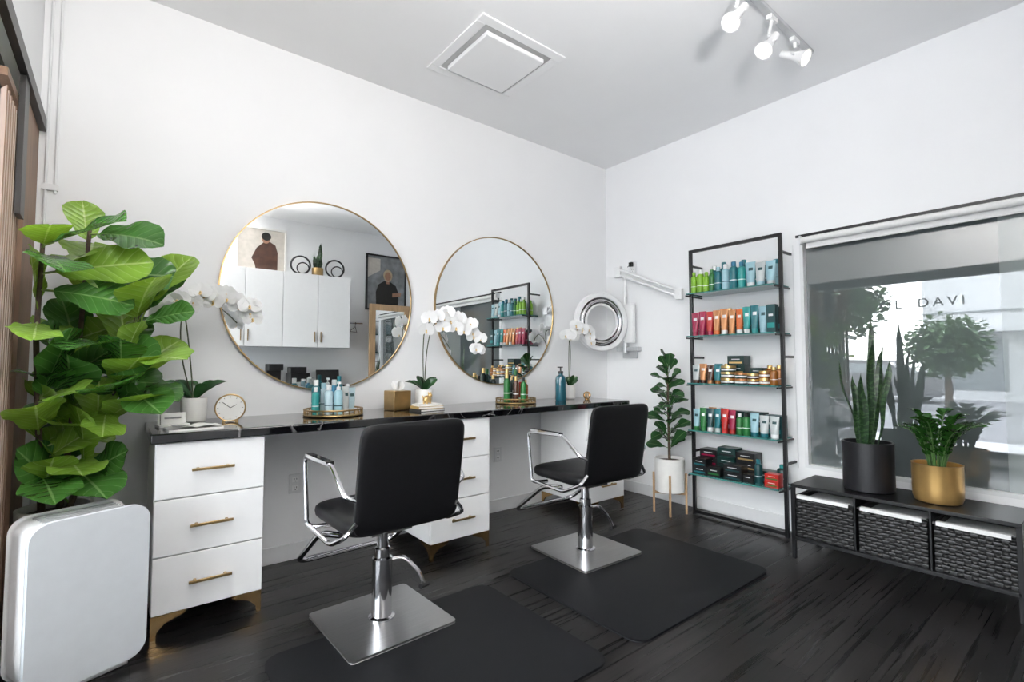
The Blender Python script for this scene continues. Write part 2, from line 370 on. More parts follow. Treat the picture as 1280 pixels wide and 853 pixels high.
# ------------------------------------------------------------------ round mirrors
def mirror(loc,lab):
    m=thing('round_mirror',lab,'mirror',loc,group='round wall mirrors')
    d=MB();n=96
    vs=[(0,-.018,0)]+[(.602*math.cos(2*math.pi*k/n),-.018,.602*math.sin(2*math.pi*k/n)) for k in range(n)]
    d.add(vs,[(0,k+1,(k+1)%n+1) for k in range(n)])
    obj('mirror_glass',d,MIRR,m,smooth=False)
    f=MB();vs=[];fs=[]
    P=[(.602,-.002),(.602,-.024),(.609,-.024),(.609,-.002)]
    for k in range(n):
        a=2*math.pi*k/n
        for r,y in P: vs.append((r*math.cos(a),y,r*math.sin(a)))
    for k in range(n):
        for j in range(4): fs.append((k*4+j,k*4+(j+1)%4,((k+1)%n)*4+(j+1)%4,((k+1)%n)*4+j))
    f.add(vs,fs);obj('frame',f,BRASSD,m)
    b=MB();b.add([(.60*math.cos(2*math.pi*k/n),-.004,.60*math.sin(2*math.pi*k/n)) for k in range(n)],[tuple(range(n))]);obj('backing',b,BLACKP,m,smooth=False)
mirror((-2.775,0,1.64),'large round wall mirror with a thin brass rim above the worktop')
mirror((-1.365,0,1.64),'large round wall mirror with a thin brass rim above the worktop')
# ------------------------------------------------------------------ salon chair
def cushion(mb,w,d,h,c=(0,0,0),R=None,mi=0,e=5.,q=4.):
    vs=[];fs=[];nu=48;nv=14
    def sp(x,p): return math.copysign(abs(x)**(2/p),x)
    for i in range(nv+1):
        ph=-math.pi/2+math.pi*i/nv
        for k in range(nu):
            th=2*math.pi*k/nu
            v=V((w/2*sp(math.cos(ph),q)*sp(math.cos(th),e),d/2*sp(math.cos(ph),q)*sp(math.sin(th),e),h/2*sp(math.sin(ph),3)))
            if R: v=R@v
            vs.append(v+V(c))
    for i in range(nv):
        for k in range(nu): fs.append((i*nu+k,i*nu+(k+1)%nu,(i+1)*nu+(k+1)%nu,(i+1)*nu+k))
    mb.add(vs,fs,mi);return mb
def chair(loc,rz):
    c=thing('salon_chair','black leather salon chair with chrome arms on a square steel base','chair',loc,rz,group='salon chairs')
    obj('base_plate',MB().prism(rrect(.5,.5,.02),'z',.0,.012),BRUSH,c,bevel=.002)
    obj('column',MB().lathe([(.06,.012),(.06,.02),(.046,.026),(.046,.285),(.036,.292),(.036,.33),(.026,.335),(.026,.43)],28).box((0,0,.43),(.2,.2,.015)),CHROME,c)
    obj('pump_lever',MB().tube(arcpts([(.03,0,.27),(.10,-.02,.275),(.17,-.05,.19),(.19,-.06,.13)],.06),.009,8).cyl((.165,-.068,.125),(.215,-.056,.125),.013,10,1),[CHROME,BLACKP],c)
    obj('seat',cushion(MB(),.50,.49,.095,(0,.02,.50),e=7),LEATH,c)
    R=Matrix.Rotation(math.radians(9),3,'X')
    b=MB();cushion(b,.50,.47,.046,R=R@Matrix.Rotation(math.radians(90),3,'X'),c=(0,-.275,.715),e=10,q=6)
    obj('backrest',b,LEATH,c)
    for s in(-1,1):
        a=MB();x=s*.285
        a.tube(arcpts([(s*.18,.16,.435),(x,.19,.435),(x,.23,.755),(x,-.10,.765),(x,-.25,.66),(s*.24,-.262,.64)],.04),.011,10)
        a.tube(arcpts([(x,.195,.45),(x,-.10,.435),(x,-.25,.50),(s*.24,-.26,.55)],.04),.010,8)
        a.box((x,.05,.770),(.034,.27,.014))
        obj('armrest',a,CHROME,c)
    f=MB().tube(arcpts([(-.2,.0,.43),(-.25,.12,.42),(-.26,.41,.205),(.26,.41,.205),(.25,.12,.42),(.2,.0,.43)],.08,8),.014,10)
    obj('footrest',f,CHROME,c)
    return c
ch=chair((-2.825,-1.04,.0),math.radians(2))
def fmat(cx,cy,sx,sy):
    return solo('floor_mat','black rubber anti-fatigue mat with rounded corners on the floor','mat',MB().prism(rrect(sx,sy,.07),'z',0,.010),MATM,loc=(cx,cy,.0),bevel=.004,group='anti-fatigue floor mats')
fmat(-2.78,-1.47,1.10,.88);fmat(-1.44,-1.45,1.22,.93)
ch.location.z=.010
copy_thing(ch,(-1.455,-1.05,.010),math.radians(-2))
# ------------------------------------------------------------------ shelf unit
sh=thing('display_shelf','tall black metal display shelf with five glass shelves','shelf',(-.17,-1.39,0))
SW=.35
f=MB();t=.024
for y in(-SW,SW): f.bx((-t/2,y-t/2,0),(t/2,y+t/2,2.13))
f.bx((-t/2,-SW,2.106),(t/2,SW,2.13)).bx((-t/2,-SW,.012),(t/2,SW,.036))
for z in(2.0,1.25,.5): 
    for y in(-SW,SW): f.bx((t/2,y-.008,z-.008),(.169,y+.008,z+.008))
obj('frame',f,BLACKM,sh,bevel=.0015)
SHZ=[1.764,1.424,1.05,.68,.34]
for z in SHZ:
    obj('glass_shelf',MB().bx((-.10,-SW+.012,z-.01),(.155,SW-.012,z)),GLASST,sh,bevel=.001,label='green-edged glass shelf')
    for y in(-SW+.006,SW-.006): obj('shelf_bracket',MB().box((.03,y,z-.018),(.24,.010,.012)),BLACKM,sh)
def C(n,c,r=.35,m=0): return pm(n,c,r,m,.04,30)
PC={'lime':C('lime_plastic',(.17,.36,.015)),'teal':C('teal_plastic',(.008,.125,.15)),'dteal':C('dark_teal',(.005,.045,.05)),'ltblue':C('pale_blue_plastic',(.27,.44,.50)),
'grey':C('light_grey_plastic',(.45,.48,.48)),'crim':C('crimson_plastic',(.27,.005,.045)),'red':C('red_plastic',(.38,.015,.012)),'orange':C('orange_plastic',(.52,.11,.018)),
'copper':C('copper_foil',(.42,.19,.08),.3,.4),'mint':C('mint_plastic',(.015,.24,.23)),'blue':C('blue_plastic',(.015,.14,.24)),'dgreen':C('dark_green_card',(.004,.027,.024)),
'amber':C('amber_plastic',(.24,.085,.015),.2),'black':BLACKP,'white':C('white_cap',(.72,.72,.72)),'green':C('green_plastic',(.015,.14,.03)),'brown':C('brown_plastic',(.06,.022,.012),.2),'clear':C('clear_pale_plastic',(.38,.50,.55),.1),'gold':GOLD}
MC={}
def pmesh(kind,body,cap,h,w):
    k=(kind,body,cap,h,w)
    if k in MC: return MC[k]
    mb=MB();LAB=PC['white'] if body not in('white','grey','ltblue','clear') else PC['dteal']
    if kind=='tube':
        n=20;cr=w*.38;ch=h*.17
        mb.lathe([(cr,0),(cr*1.02,ch*.9),(cr*.9,ch)],n,1)
        vs=[];fs=[];ms=[];L=7
        for i in range(L+1):
            t=i/L;z=ch+(h-ch)*t
            for q in range(n):
                a=2*math.pi*q/n;rx=(w*.41)*(1-t)+w*.535*t;ry=(w*.38)*(1-t)**.8+.0015
                vs.append((ry*math.cos(a),rx*math.sin(a),z))
        for i in range(L):
            for q in range(n):
                fs.append((i*n+q,i*n+(q+1)%n,(i+1)*n+(q+1)%n,(i+1)*n+q));ms.append(2 if (i==4 and 8<q<12) else 0)
        fs.append(tuple(L*n+q for q in range(n)));ms.append(0)
        mb.add(vs,fs,ms)
    elif kind=='bottle':
        r=w/2
        mb.lathe([(r*.92,0),(r,.006),(r,h*.3),(r,h*.33),(r,h*.36),(r,h*.72),(r*.85,h*.78),(r*.46,h*.82),(r*.46,h*.83),(r*.55,h*.83),(r*.55,h*.99),(r*.42,h)],20,[0,0,2,0,0,0,0,0,1,1,1])
    elif kind=='pump':
        r=w/2
        mb.lathe([(r*.92,0),(r,.006),(r,h*.25),(r,h*.29),(r,h*.66),(r*.8,h*.72),(r*.42,h*.75),(r*.45,h*.75),(r*.45,h*.84),(r*.12,h*.85),(r*.12,h*.95)],20,[0,0,2,0,0,0,1,1,1,1])
        mb.box((-.012,0,h*.965),(.045,.014,.012),1)
    elif kind=='jar':
        r=w/2;mb.lathe([(r*.95,0),(r,.004),(r,h*.2),(r,h*.45),(r,h*.6),(r*1.03,h*.6),(r*1.03,h*.97),(r*.98,h)],24,[0,0,2,0,0,1,1])
    elif kind=='box':
        d=w;mb.box((0,0,h/2),(d*.8,w,h),0);mb.box((-d*.4-.0005,0,h*.62),(.001,w*.5,h*.08),2);mb.box((-d*.4-.0005,0,h*.25),(.001,w*.8,h*.18),1)
    me=mkmesh('product_'+kind,mb,[PC[body],PC[cap],LAB]);MC[k]=me;return me
NM={'tube':('squeeze_tube','tube'),'bottle':('hair_product_bottle','bottle'),'pump':('pump_bottle','bottle'),'jar':('product_jar','jar'),'box':('product_box','box')}
CN={'lime':'lime','teal':'teal','dteal':'dark teal','ltblue':'pale blue','grey':'light grey','crim':'crimson','red':'red','orange':'orange','copper':'copper','mint':'mint','blue':'blue','dgreen':'dark green','amber':'amber','black':'black','white':'white','green':'green','brown':'brown','clear':'clear blue','gold':'gold'}
def product(kind,body,cap,h,w,loc,rz,where,group):
    n,cat=NM[kind];cn=CN[cap]
    ex='cap' if kind!='box' else 'printing'
    return solo(n,'%s %s with %s %s %s'%(CN[body],n.replace('_',' ').replace('hair product ',''),cn,ex,where),cat,None,None,loc,(0,0,rz),group,mesh=pmesh(kind,body,cap,h,w))
ROW=['top','second','third','fourth','bottom']
def row(si,items,x=-.15,y0=-1.062,y1=-1.718,hs=1.16,fill=True):
    ws=[(.03 if it is None else it[4]) for it in items];tot=sum(ws)
    k=(y0-y1)/tot if fill else 1.
    y=y0
    for it in items:
        if it is None: y-=.03*k;continue
        kind,body,cap,h,w=it[:5];st=it[5] if len(it)>5 else 1
        if st==1: h=round(h*hs,4)
        kk=min(k,1.22);w2=round(w*kk*.975,4);ww=w*k;y-=ww/2
        for s in range(st):
            product(kind,body,cap,h,w2,(x+random.uniform(-.005,.005),y,SHZ[si]+.0005+s*(h+.0008)),random.uniform(-.12,.12) if kind!='box' else random.uniform(-.03,.03),'on the glass shelf','hair products on the %s glass shelf'%ROW[si])
        y-=ww/2
b='bottle';t_='tube';bo='box';j='jar';p_='pump'
row(0,[(b,'lime','lime',.15,.042),(b,'lime','white',.16,.046),(b,'lime','lime',.14,.044),(b,'green','green',.15,.04),(b,'teal','ltblue',.16,.05),(b,'ltblue','white',.17,.05),(b,'teal','blue',.18,.055),(b,'mint','blue',.17,.05),(t_,'ltblue','white',.16,.06),(t_,'grey','ltblue',.15,.06),(t_,'ltblue','grey',.15,.06)],x=-.20)
row(0,[(b,'lime','lime',.15,.045),None,(b,'teal','white',.19,.055),(b,'teal','teal',.205,.055),(b,'dteal','teal',.19,.055),(b,'teal','teal',.2,.055),(b,'mint','white',.18,.055),(b,'teal','grey',.17,.055),(b,'ltblue','teal',.17,.055)],x=-.10)
row(1,[(t_,'crim','crim',.16,.058),(t_,'crim','crim',.165,.058),(t_,'red','crim',.16,.058),(t_,'copper','orange',.165,.056),(t_,'copper','white',.17,.058),(t_,'copper','copper',.16,.054),(t_,'orange','white',.16,.054),(t_,'mint','white',.17,.056),(t_,'teal','mint',.175,.058),(t_,'ltblue','ltblue',.165,.056),(bo,'dteal','mint',.17,.06)],x=-.20)
row(1,[(b,'crim','black',.15,.05),(b,'crim','black',.15,.05),(b,'orange','white',.17,.05),(b,'copper','gold',.18,.05),(b,'copper','gold',.18,.05),(b,'teal','white',.18,.055),(b,'teal','teal',.18,.055),(b,'dteal','black',.18,.055),(bo,'dteal','mint',.17,.07),(bo,'dgreen','mint',.16,.07)],x=-.10)
row(2,[(t_,'grey','brown',.12,.058),(t_,'copper','brown',.13,.055),(t_,'brown','copper',.12,.055),(t_,'teal','amber',.12,.055),(j,'dgreen','gold',.045,.10,3),(j,'dteal','copper',.042,.085,2),(j,'brown','gold',.04,.08,2),(j,'amber','gold',.05,.07,2),(b,'amber','gold',.11,.05)],x=-.20)
row(2,[(b,'teal','white',.13,.055),(b,'brown','gold',.12,.055),(t_,'teal','copper',.13,.055),(b,'dteal','gold',.13,.055),(bo,'dgreen','gold',.07,.11,3),None,(bo,'dgreen','copper',.06,.08,2),(b,'amber','gold',.12,.055),(b,'copper','gold',.12,.055)],x=-.10)
row(3,[(t_,'ltblue','green',.14,.055),(t_,'green','green',.15,.055),(t_,'dteal','white',.15,.055),(t_,'teal','grey',.15,.055),(t_,'red','red',.155,.058),(t_,'crim','red',.15,.055),(b,'green','white',.13,.048),(b,'green','black',.14,.052),(t_,'ltblue','teal',.14,.065),(t_,'grey','teal',.13,.065),(t_,'grey','white',.13,.065)],x=-.20)
row(3,[(b,'teal','white',.15,.055),(t_,'copper','white',.15,.055),(b,'mint','white',.15,.055),(bo,'red','white',.14,.065),(bo,'dgreen','mint',.14,.09),(bo,'dgreen','gold',.14,.09),(bo,'dteal','mint',.13,.1)],x=-.10)
row(4,[(bo,'black','teal',.06,.11,2),(bo,'black','green',.06,.10,1),None,(bo,'black','dteal',.055,.13,2),(bo,'black','black',.05,.07,1),(b,'dteal','teal',.15,.05),None,(bo,'red','green',.045,.09,2)],x=-.194,y0=-1.068)
row(4,[(bo,'black','crim',.06,.12,3),(bo,'dgreen','black',.07,.12,3),(bo,'black','gold',.065,.12,3),(bo,'dgreen','teal',.07,.10,1),(b,'dgreen','mint',.12,.06)],x=-.083,y0=-1.068)
# ------------------------------------------------------------------ bench + baskets
BX0,BX1,BY0,BY1=-.52,-.13,-1.91,-2.92
bn=thing('storage_bench','low black metal bench with open front holding wicker baskets','bench',((BX0+BX1)/2,(BY0+BY1)/2,0))
hx=(BX1-BX0)/2;hy=(BY0-BY1)/2
obj('bench_top',MB().bx((-hx,-hy,.435),(hx,hy,.455)),BLACKM,bn,bevel=.003)
for sx in(-1,1):
    for sy in(-1,1): obj('leg',MB().box((sx*(hx-.011),sy*(hy-.011),.2175),(.022,.022,.435)),BLACKM,bn,bevel=.0015)
f=MB().bx((-hx+.01,-hy+.01,.125),(hx-.01,hy-.01,.133))
for s in(-1,1):
    f.box((s*(hx-.008),0,.125),(.016,2*hy-.02,.02));f.box((0,s*(hy-.008),.125),(2*hx-.02,.016,.02))
for y in(-hy/3,hy/3): f.box((0,y,.28),(2*hx-.02,.010,.31))
obj('lower_rack',f,BLACKM,bn,bevel=.0015)
def weave(mb,o,u,W,Hh,nrm,rows,cols,amp):
    o=V(o);u=V(u);nrm=V(nrm);K=8;sr=5
    vs=[];fs=[];nx=cols*K+1;ny=rows*sr+1
    for jz in range(ny):
        r=min(jz//sr,rows-1);q=(jz%sr)/sr
        env=math.sin(math.pi*q)**.5 if 0<q<1 else 0
        for i in range(nx):
            ph=math.sin(math.pi*i/K)*(1 if r%2 else -1)
            vs.append(o+u*(W*i/(nx-1))+V((0,0,1))*(Hh*jz/(ny-1))+nrm*(amp*env*(.2+.95*max(0,ph)**.55)))
    for a in range(ny-1):
        for i in range(nx-1): fs.append((a*nx+i,a*nx+i+1,(a+1)*nx+i+1,(a+1)*nx+i))
    mb.add(vs,fs,0)
def basket(loc):
    b=thing('wicker_basket','black woven basket with a white cloth liner inside the bench','basket',loc,group='wicker baskets in the bench')
    W,D,Hh=.305,.34,.245;m=MB()
    m.bx((-D/2,-W/2,0),(D/2,W/2,.01));m.bx((D/2-.012,-W/2,0),(D/2-.004,W/2,Hh));
    m.bx((-D/2+.004,-W/2,0),(-D/2+.012,W/2,Hh));m.bx((-D/2+.01,W/2-.012,0),(D/2-.01,W/2-.004,Hh));m.bx((-D/2+.01,-W/2+.004,0),(D/2-.01,-W/2+.012,Hh))
    weave(m,(-D/2+.002,W/2,0),(0,-1,0),W,Hh,(-1,0,0),13,11,.008)
    weave(m,(-D/2,-W/2+.002,0),(1,0,0),D,Hh,(0,-1,0),13,12,.0045);weave(m,(D/2,W/2-.002,0),(-1,0,0),D,Hh,(0,1,0),13,12,.0045)
    m.tube([(-D/2,-W/2,Hh),(-D/2,W/2,Hh),(D/2,W/2,Hh),(D/2,-W/2,Hh)],.008,8,closed=True)
    obj('basket_body',m,BLACKW,b)
    l=MB();l.bx((-D/2-.014,-W/2+.02,Hh-.010),(-D/2-.010,W/2-.01,Hh+.009));l.bx((-D/2-.014,-W/2+.02,Hh+.006),(-D/2+.02,W/2-.01,Hh+.010))
    l.bx((-D/2+.016,-W/2+.015,Hh-.05),(-D/2+.02,W/2-.015,Hh+.008));l.bx((-D/2+.02,-W/2+.014,Hh-.03),(D/2-.02,W/2-.014,Hh-.026))
    obj('liner',l,LINER,b)
    return b
k=basket(((BX0+BX1)/2,(BY0+BY1)/2+.333,.134))
copy_thing(k,((BX0+BX1)/2,(BY0+BY1)/2,.134));copy_thing(k,((BX0+BX1)/2,(BY0+BY1)/2-.333,.134))
# ------------------------------------------------------------------ plants
def snake(loc,r,h,lh,n,potm,name,label,potlabel,seed,spread=1.,wd=1.,twist=1.):
    rd=random.Random(seed)
    s=thing(name,label,'plant',loc)
    obj('pot',MB().lathe([(r*.9,0),(r,.01),(r,h),(r-.01,h),(r-.012,h-.03),(r-.012,h-.04)],40,0,caps=True),potm,s,label=potlabel)
    obj('soil',MB().lathe([(.0001,h-.028),(r-.013,h-.03)],24,caps=False),SOIL,s)
    m=MB()
    for i in range(n):
        a=2*math.pi*i/n+rd.uniform(-.3,.3);rr=r*rd.uniform(.1,.55)
        L=lh*rd.uniform(.42,.85) if i else lh
        tilt=rd.uniform(.06,.30)*spread if i else .05
        if math.sin(a)<-.6: tilt*=.6
        d=V((math.cos(a)*tilt,math.sin(a)*tilt,1)).normalized();na=a+rd.uniform(-1,1)
        W=rd.uniform(.038,.052)*wd;base=V((math.cos(a)*rr,math.sin(a)*rr,h-.04));tw=rd.uniform(-1.8,1.8)*twist;wv=rd.uniform(.010,.022)*twist;NS=22
        vs=[];fs=[]
        for q in range(NS+1):
            t=q/NS;an=na+tw*t;sd=V((math.cos(an+1.57),math.sin(an+1.57),0));nn=V((math.cos(an),math.sin(an),0))
            p=base+d*L*t+nn*wv*math.sin(t*9+i)*t
            ww=W/2*STRAP(t)
            for c in(-1,-.5,0,.5,1): vs.append(p+sd*c*ww+nn*abs(c)*.35*ww)
        for q in range(NS):
            for c in range(4): fs.append((q*5+c,q*5+c+1,q*5+c+6,q*5+c+5))
        m.add(vs,fs,0)
    obj('foliage',m,SNK,s)
snake((-.33,-2.27,.456),.128,.285,.78,8,POTB,'potted_snake_plant','tall snake plant in a matte black pot on the bench','matte black cylindrical pot',3,.85)
z=thing('potted_zz_plant','bushy glossy plant in a gold pot on the bench','plant',(-.33,-2.585,.456))
obj('pot',MB().lathe([(.088,0),(.100,.006),(.108,.03),(.110,.08),(.110,.2),(.112,.205),(.104,.205),(.102,.17)],40),GOLDP,z,label='round satin gold pot')
obj('soil',MB().lathe([(.0001,.178),(.103,.175)],24,caps=False),SOIL,z)
m=MB();rd=random.Random(8)
for i in range(20):
    a=2*math.pi*i/20+rd.uniform(-.2,.2);out=rd.uniform(.05,.20);hh=rd.uniform(.22,.31)*(1.1-out*1.3);P=[]
    if math.sin(a)>.3: out*=.58
    for q in range(10):
        t=q/9;P.append(V((math.cos(a)*(.03+out*t**1.4),math.sin(a)*(.03+out*t**1.4),.17+hh*math.sin(t*1.55))))
    m.tube(P,[.005*(1-.6*q/9) for q in range(10)],6,1)
    for q in range(2,10):
        tg=(P[q]-P[q-1]).normalized();sd=tg.cross(V((0,0,1)));sd=sd.normalized() if sd.length>.05 else V((-math.sin(a),math.cos(a),0))
        for s in(-1,1):
            d=(sd*s+tg*.8+V((0,0,.25))).normalized();m.leaf(P[q],d,V((0,0,1))+tg*-.3,.052,.033,OVL,.12,.25,ns=5,mi=0,mr=0)
    m.leaf(P[9],tg,V((math.cos(a),math.sin(a),1)),.05,.032,OVL,.1,.25,ns=5,mi=0,mr=0)
obj('foliage',m,[LZ,RIB2],z)
fz=thing('potted_rubber_plant','leafy ficus plant in a white pot on a wooden stand','plant',(-.30,-.90,0))
q=MB()
for a in (.6,2.17,3.74,5.31): q.cyl((.125*math.cos(a),.125*math.sin(a),0),(.125*math.cos(a),.125*math.sin(a),.32),.009,10)
q.box((0,0,.16),(.25,.018,.02),0,Matrix.Rotation(.6,3,'Z')).box((0,0,.16),(.25,.018,.02),0,Matrix.Rotation(2.17,3,'Z'))
obj('plant_stand',q,OAK,fz,label='light wood plant stand with four legs')
obj('pot',MB().lathe([(.10,.172),(.115,.18),(.118,.44),(.108,.44),(.106,.41)],36),POTW,fz,label='white ceramic pot')
obj('soil',MB().lathe([(.0001,.42),(.107,.415)],24,caps=False),SOIL,fz)
obj('trunk',MB().tube([(0,0,.41),(.01,.01,.7),(-.01,0,1.0),(.01,.01,1.18)],[.012,.01,.008,.005],8),BARK,fz)
m=MB();rd=random.Random(12);vc=V((-.75,-.5,.05))
for i in range(44):
    zz=.50+.68*i/43;a=i*2.4+rd.uniform(-.3,.3);el=rd.uniform(-.1,1.0) if i<39 else 1.2
    d=V((math.cos(a)*math.cos(el),math.sin(a)*math.cos(el),math.sin(el)));L=rd.uniform(.15,.21)*(1-.2*i/43)
    b0=V((0,0,zz));b1=b0+d*.03
    if (b1+d*L).x>.27: d.x=-abs(d.x);b1=b0+d*.03
    if (b1+d*L).y<-.12: d.y*=.4
    m.tube([b0,b1],.003,5,1)
    m.leaf(b1,d,V((-d.x*d.z,-d.y*d.z,.8))+vc*rd.uniform(.3,1.1),L,L*.60,OBO,.2,.18,ns=8,mi=0,mr=1,wav=.004,ph=i)
obj('foliage',m,[LD,RIB2],fz)
# fiddle leaf fig
fg=thing('fiddle_leaf_fig','large fiddle leaf fig tree with broad leaves in a white planter','plant',(-4.01,-.40,0))
obj('planter',MB().lathe([(.105,0),(.11,.01),(.125,.60),(.115,.60),(.112,.56)],40),POTWT,fg,label='tall textured white planter')
obj('soil',MB().lathe([(.0001,.575),(.114,.57)],24,caps=False),SOIL,fg)
trs=[[(-.04,0,.56),(-.05,-.10,.9),(-.06,-.22,1.3),(-.05,-.24,1.72)],[(.01,.03,.56),(.04,.0,.9),(.06,-.06,1.3),(.08,-.08,1.80)],[(.04,-.03,.56),(.11,-.07,.85),(.20,-.12,1.15),(.27,-.13,1.50)]]
tm=MB()
def ev(P,t):
    t*=len(P)-1;i=min(int(t),len(P)-2);u=t-i;return V(P[i]).lerp(V(P[i+1]),u)
for T in trs: tm.tube([ev(T,i/12) for i in range(13)],[.013-.006*i/12 for i in range(13)],8)
obj('trunk',tm,BARK,fg)
m=MB();rd=random.Random(78);cnt=0;tries=0
cam=V((.19,-2.86,1.2));tips=[]
NL=76
while cnt<NL and tries<60000:
    tries+=1
    q0=V((rd.uniform(-.115,.46),rd.uniform(-.64,.20),rd.uniform(.66,1.99)))
    if q0.z>1.80 and not(-.11<q0.x<.22): continue
    if q0.x>.25 and q0.z<.92: continue
    if any((q0-z_).length<.105 for z_ in tips): continue
    T=trs[rd.randrange(3)];t=rd.uniform(.05,1);p=ev(T,t)
    dv=q0-p;D=dv.length
    if not(.24<D<.37): continue
    d=dv.normalized()
    if d.z<-.5: continue
    L=D-.045;W=L*rd.uniform(.66,.78)
    b1=p+d*.045
    hz=V((d.x,d.y,0));out=hz.normalized() if hz.length>.05 else V((0,-1,0))
    n=(V((0,0,1))*max(.15,math.sqrt(max(0,1-d.z*d.z)))-out*d.z)+(cam-p).normalized()*rd.uniform(.3,1.4)+V((rd.uniform(-.35,.35),rd.uniform(-.2,.2),rd.uniform(-.2,.2)))
    nn=(n-d*n.dot(d)).normalized();sd=d.cross(nn)*W*.5
    mid=b1+d*L*.7;dr=rd.uniform(.0,.14)
    ok=all(q.x>-.130 and q.y<.33 for q in(q0,mid+sd,mid-sd,b1))
    for q in(q0,mid+sd,mid-sd):
        zq=q.z-dr*L
        if q.x>.24 and zq<1.0 and q.y>-.26: ok=False
        if q.x>.30 and q.y>.05: ok=False
        if q.x>.49 or q.z>2.03: ok=False
        if zq<.63 or (zq<.66 and q.y<-.12): ok=False
        if q.y<-.72: ok=False
    if not ok: continue
    tips.append(q0)
    m.tube([p,p+d*.03,b1],.0045,6,2)
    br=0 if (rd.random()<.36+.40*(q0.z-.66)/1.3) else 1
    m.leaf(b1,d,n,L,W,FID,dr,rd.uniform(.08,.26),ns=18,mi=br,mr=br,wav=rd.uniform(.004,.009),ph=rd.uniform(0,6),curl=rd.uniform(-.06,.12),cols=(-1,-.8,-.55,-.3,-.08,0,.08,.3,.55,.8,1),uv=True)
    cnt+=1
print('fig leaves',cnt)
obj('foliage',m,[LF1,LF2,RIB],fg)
# orchids
flm=MB()
for a,L,W in((90,.042,.032),(210,.040,.028),(330,.040,.028)):
    a=math.radians(a);flm.leaf((0,0,0),(math.cos(a),math.sin(a),.08),(0,0,1),L,W,RND,0,.12,ns=5,mi=0,mr=0)
for a in(12,168):
    a=math.radians(a);flm.leaf((0,0,.002),(math.cos(a),math.sin(a),.1),(0,0,1),.045,.060,RND,0,.10,ns=5,mi=0,mr=0)
flm.sphere((0,-.004,.006),.005,1,8,(1,1.3,1))
flm.leaf((0,-.006,.004),(0,-1,.5),(0,0,1),.014,.011,RND,0,.4,ns=3,mi=1,mr=1)
FLM=mkmesh('orchid_flower',flm,[PET,LIP])
def orchid(loc,stems,label,seed,potr=.055,poth=.10,face=(-.45,-1,.05),ll=1.):
    rd=random.Random(seed)
    o=thing('potted_orchid',label,'orchid',loc,group='white orchids on the worktop')
    obj('pot',MB().lathe([(potr*.8,0),(potr,.01),(potr*1.05,poth),(potr*.92,poth),(potr*.9,poth-.02)],32),POTW,o,label='white ceramic pot')
    obj('soil',MB().lathe([(.0001,poth-.012),(potr*.93,poth-.015)],20,caps=False),SOIL,o)
    m=MB()
    for i in range(8):
        a=i*math.pi*2/8+rd.uniform(-.25,.25);d=V((math.cos(a),math.sin(a)*.4,rd.uniform(.8,1.6)));m.leaf((0,0,poth-.02),d,V((-math.cos(a)*.7,-.8,1)),rd.uniform(.17,.24)*ll,.060,OVL,.40+.25*(ll-1),.2,ns=10,mi=0,mr=0)
    obj('foliage',m,LD,o)
    for P,nf in stems:
        PP=[V(p) for p in P]
        Q=[]
        for i in range(len(PP)-1):
            p0=PP[max(0,i-1)];p1=PP[i];p2=PP[i+1];p3=PP[min(len(PP)-1,i+2)]
            for k in range(6):
                t=k/6;Q.append(.5*((2*p1)+(p2-p0)*t+(2*p0-5*p1+4*p2-p3)*t*t+(3*p1-p0-3*p2+p3)*t**3))
        Q.append(PP[-1])
        obj('stem',MB().tube(Q,.0034,6),STEM,o)
        n=len(Q);i0=int(n*.50)
        for k in range(nf):
            q=Q[min(n-1,int(i0+(n-1-i0)*k/max(1,nf-1)))]
            off=V((rd.uniform(-.03,.03),rd.uniform(-.045,-.015),rd.uniform(-.045,.035)))
            fo=bpy.data.objects.new('flower',FLM);fo.parent=o;fo.location=q+off
            f=(V(face)+V((rd.uniform(-.4,.4),0,rd.uniform(-.25,.25)))).normalized()
            fo.rotation_mode='QUATERNION';fo.rotation_quaternion=f.to_track_quat('Z','Y');s=rd.uniform(1.1,1.45);fo.scale=(s,s,s)
            COL.objects.link(fo)
orchid((-3.50,-.17,ZT),[([(0,0,.09),(-.06,0,.35),(-.06,-.02,.58),(.03,-.04,.67),(.15,-.05,.65),(.25,-.05,.56)],14),([(0,.0,.09),(-.03,0,.4),(-.06,-.03,.58),(-.10,-.05,.62),(-.13,-.06,.56)],7)],'white orchid with arching stems in a white pot on the worktop',1,.058,.13,ll=1.22)
orchid((-2.14,-.17,ZT),[([(0,0,.09),(.02,0,.4),(.06,-.02,.58),(.16,-.04,.64),(.33,-.05,.55),(.43,-.05,.42)],13),([(0,0,.09),(-.01,0,.4),(0,-.03,.58),(.10,-.05,.60),(.24,-.06,.54)],7)],'white orchid with arching stems in a white pot on the worktop',2,.06,.13)
orchid((-.70,-.16,ZT),[([(0,0,.09),(0,0,.4),(0,-.02,.58),(.06,-.04,.63),(.14,-.05,.59),(.20,-.06,.52)],9),([(0,0,.09),(.02,0,.35),(-.01,-.02,.52),(-.07,-.04,.58),(-.12,-.05,.52)],5)],'white orchid with arching stems in a white pot on the worktop',3,.055,.12,ll=.85)
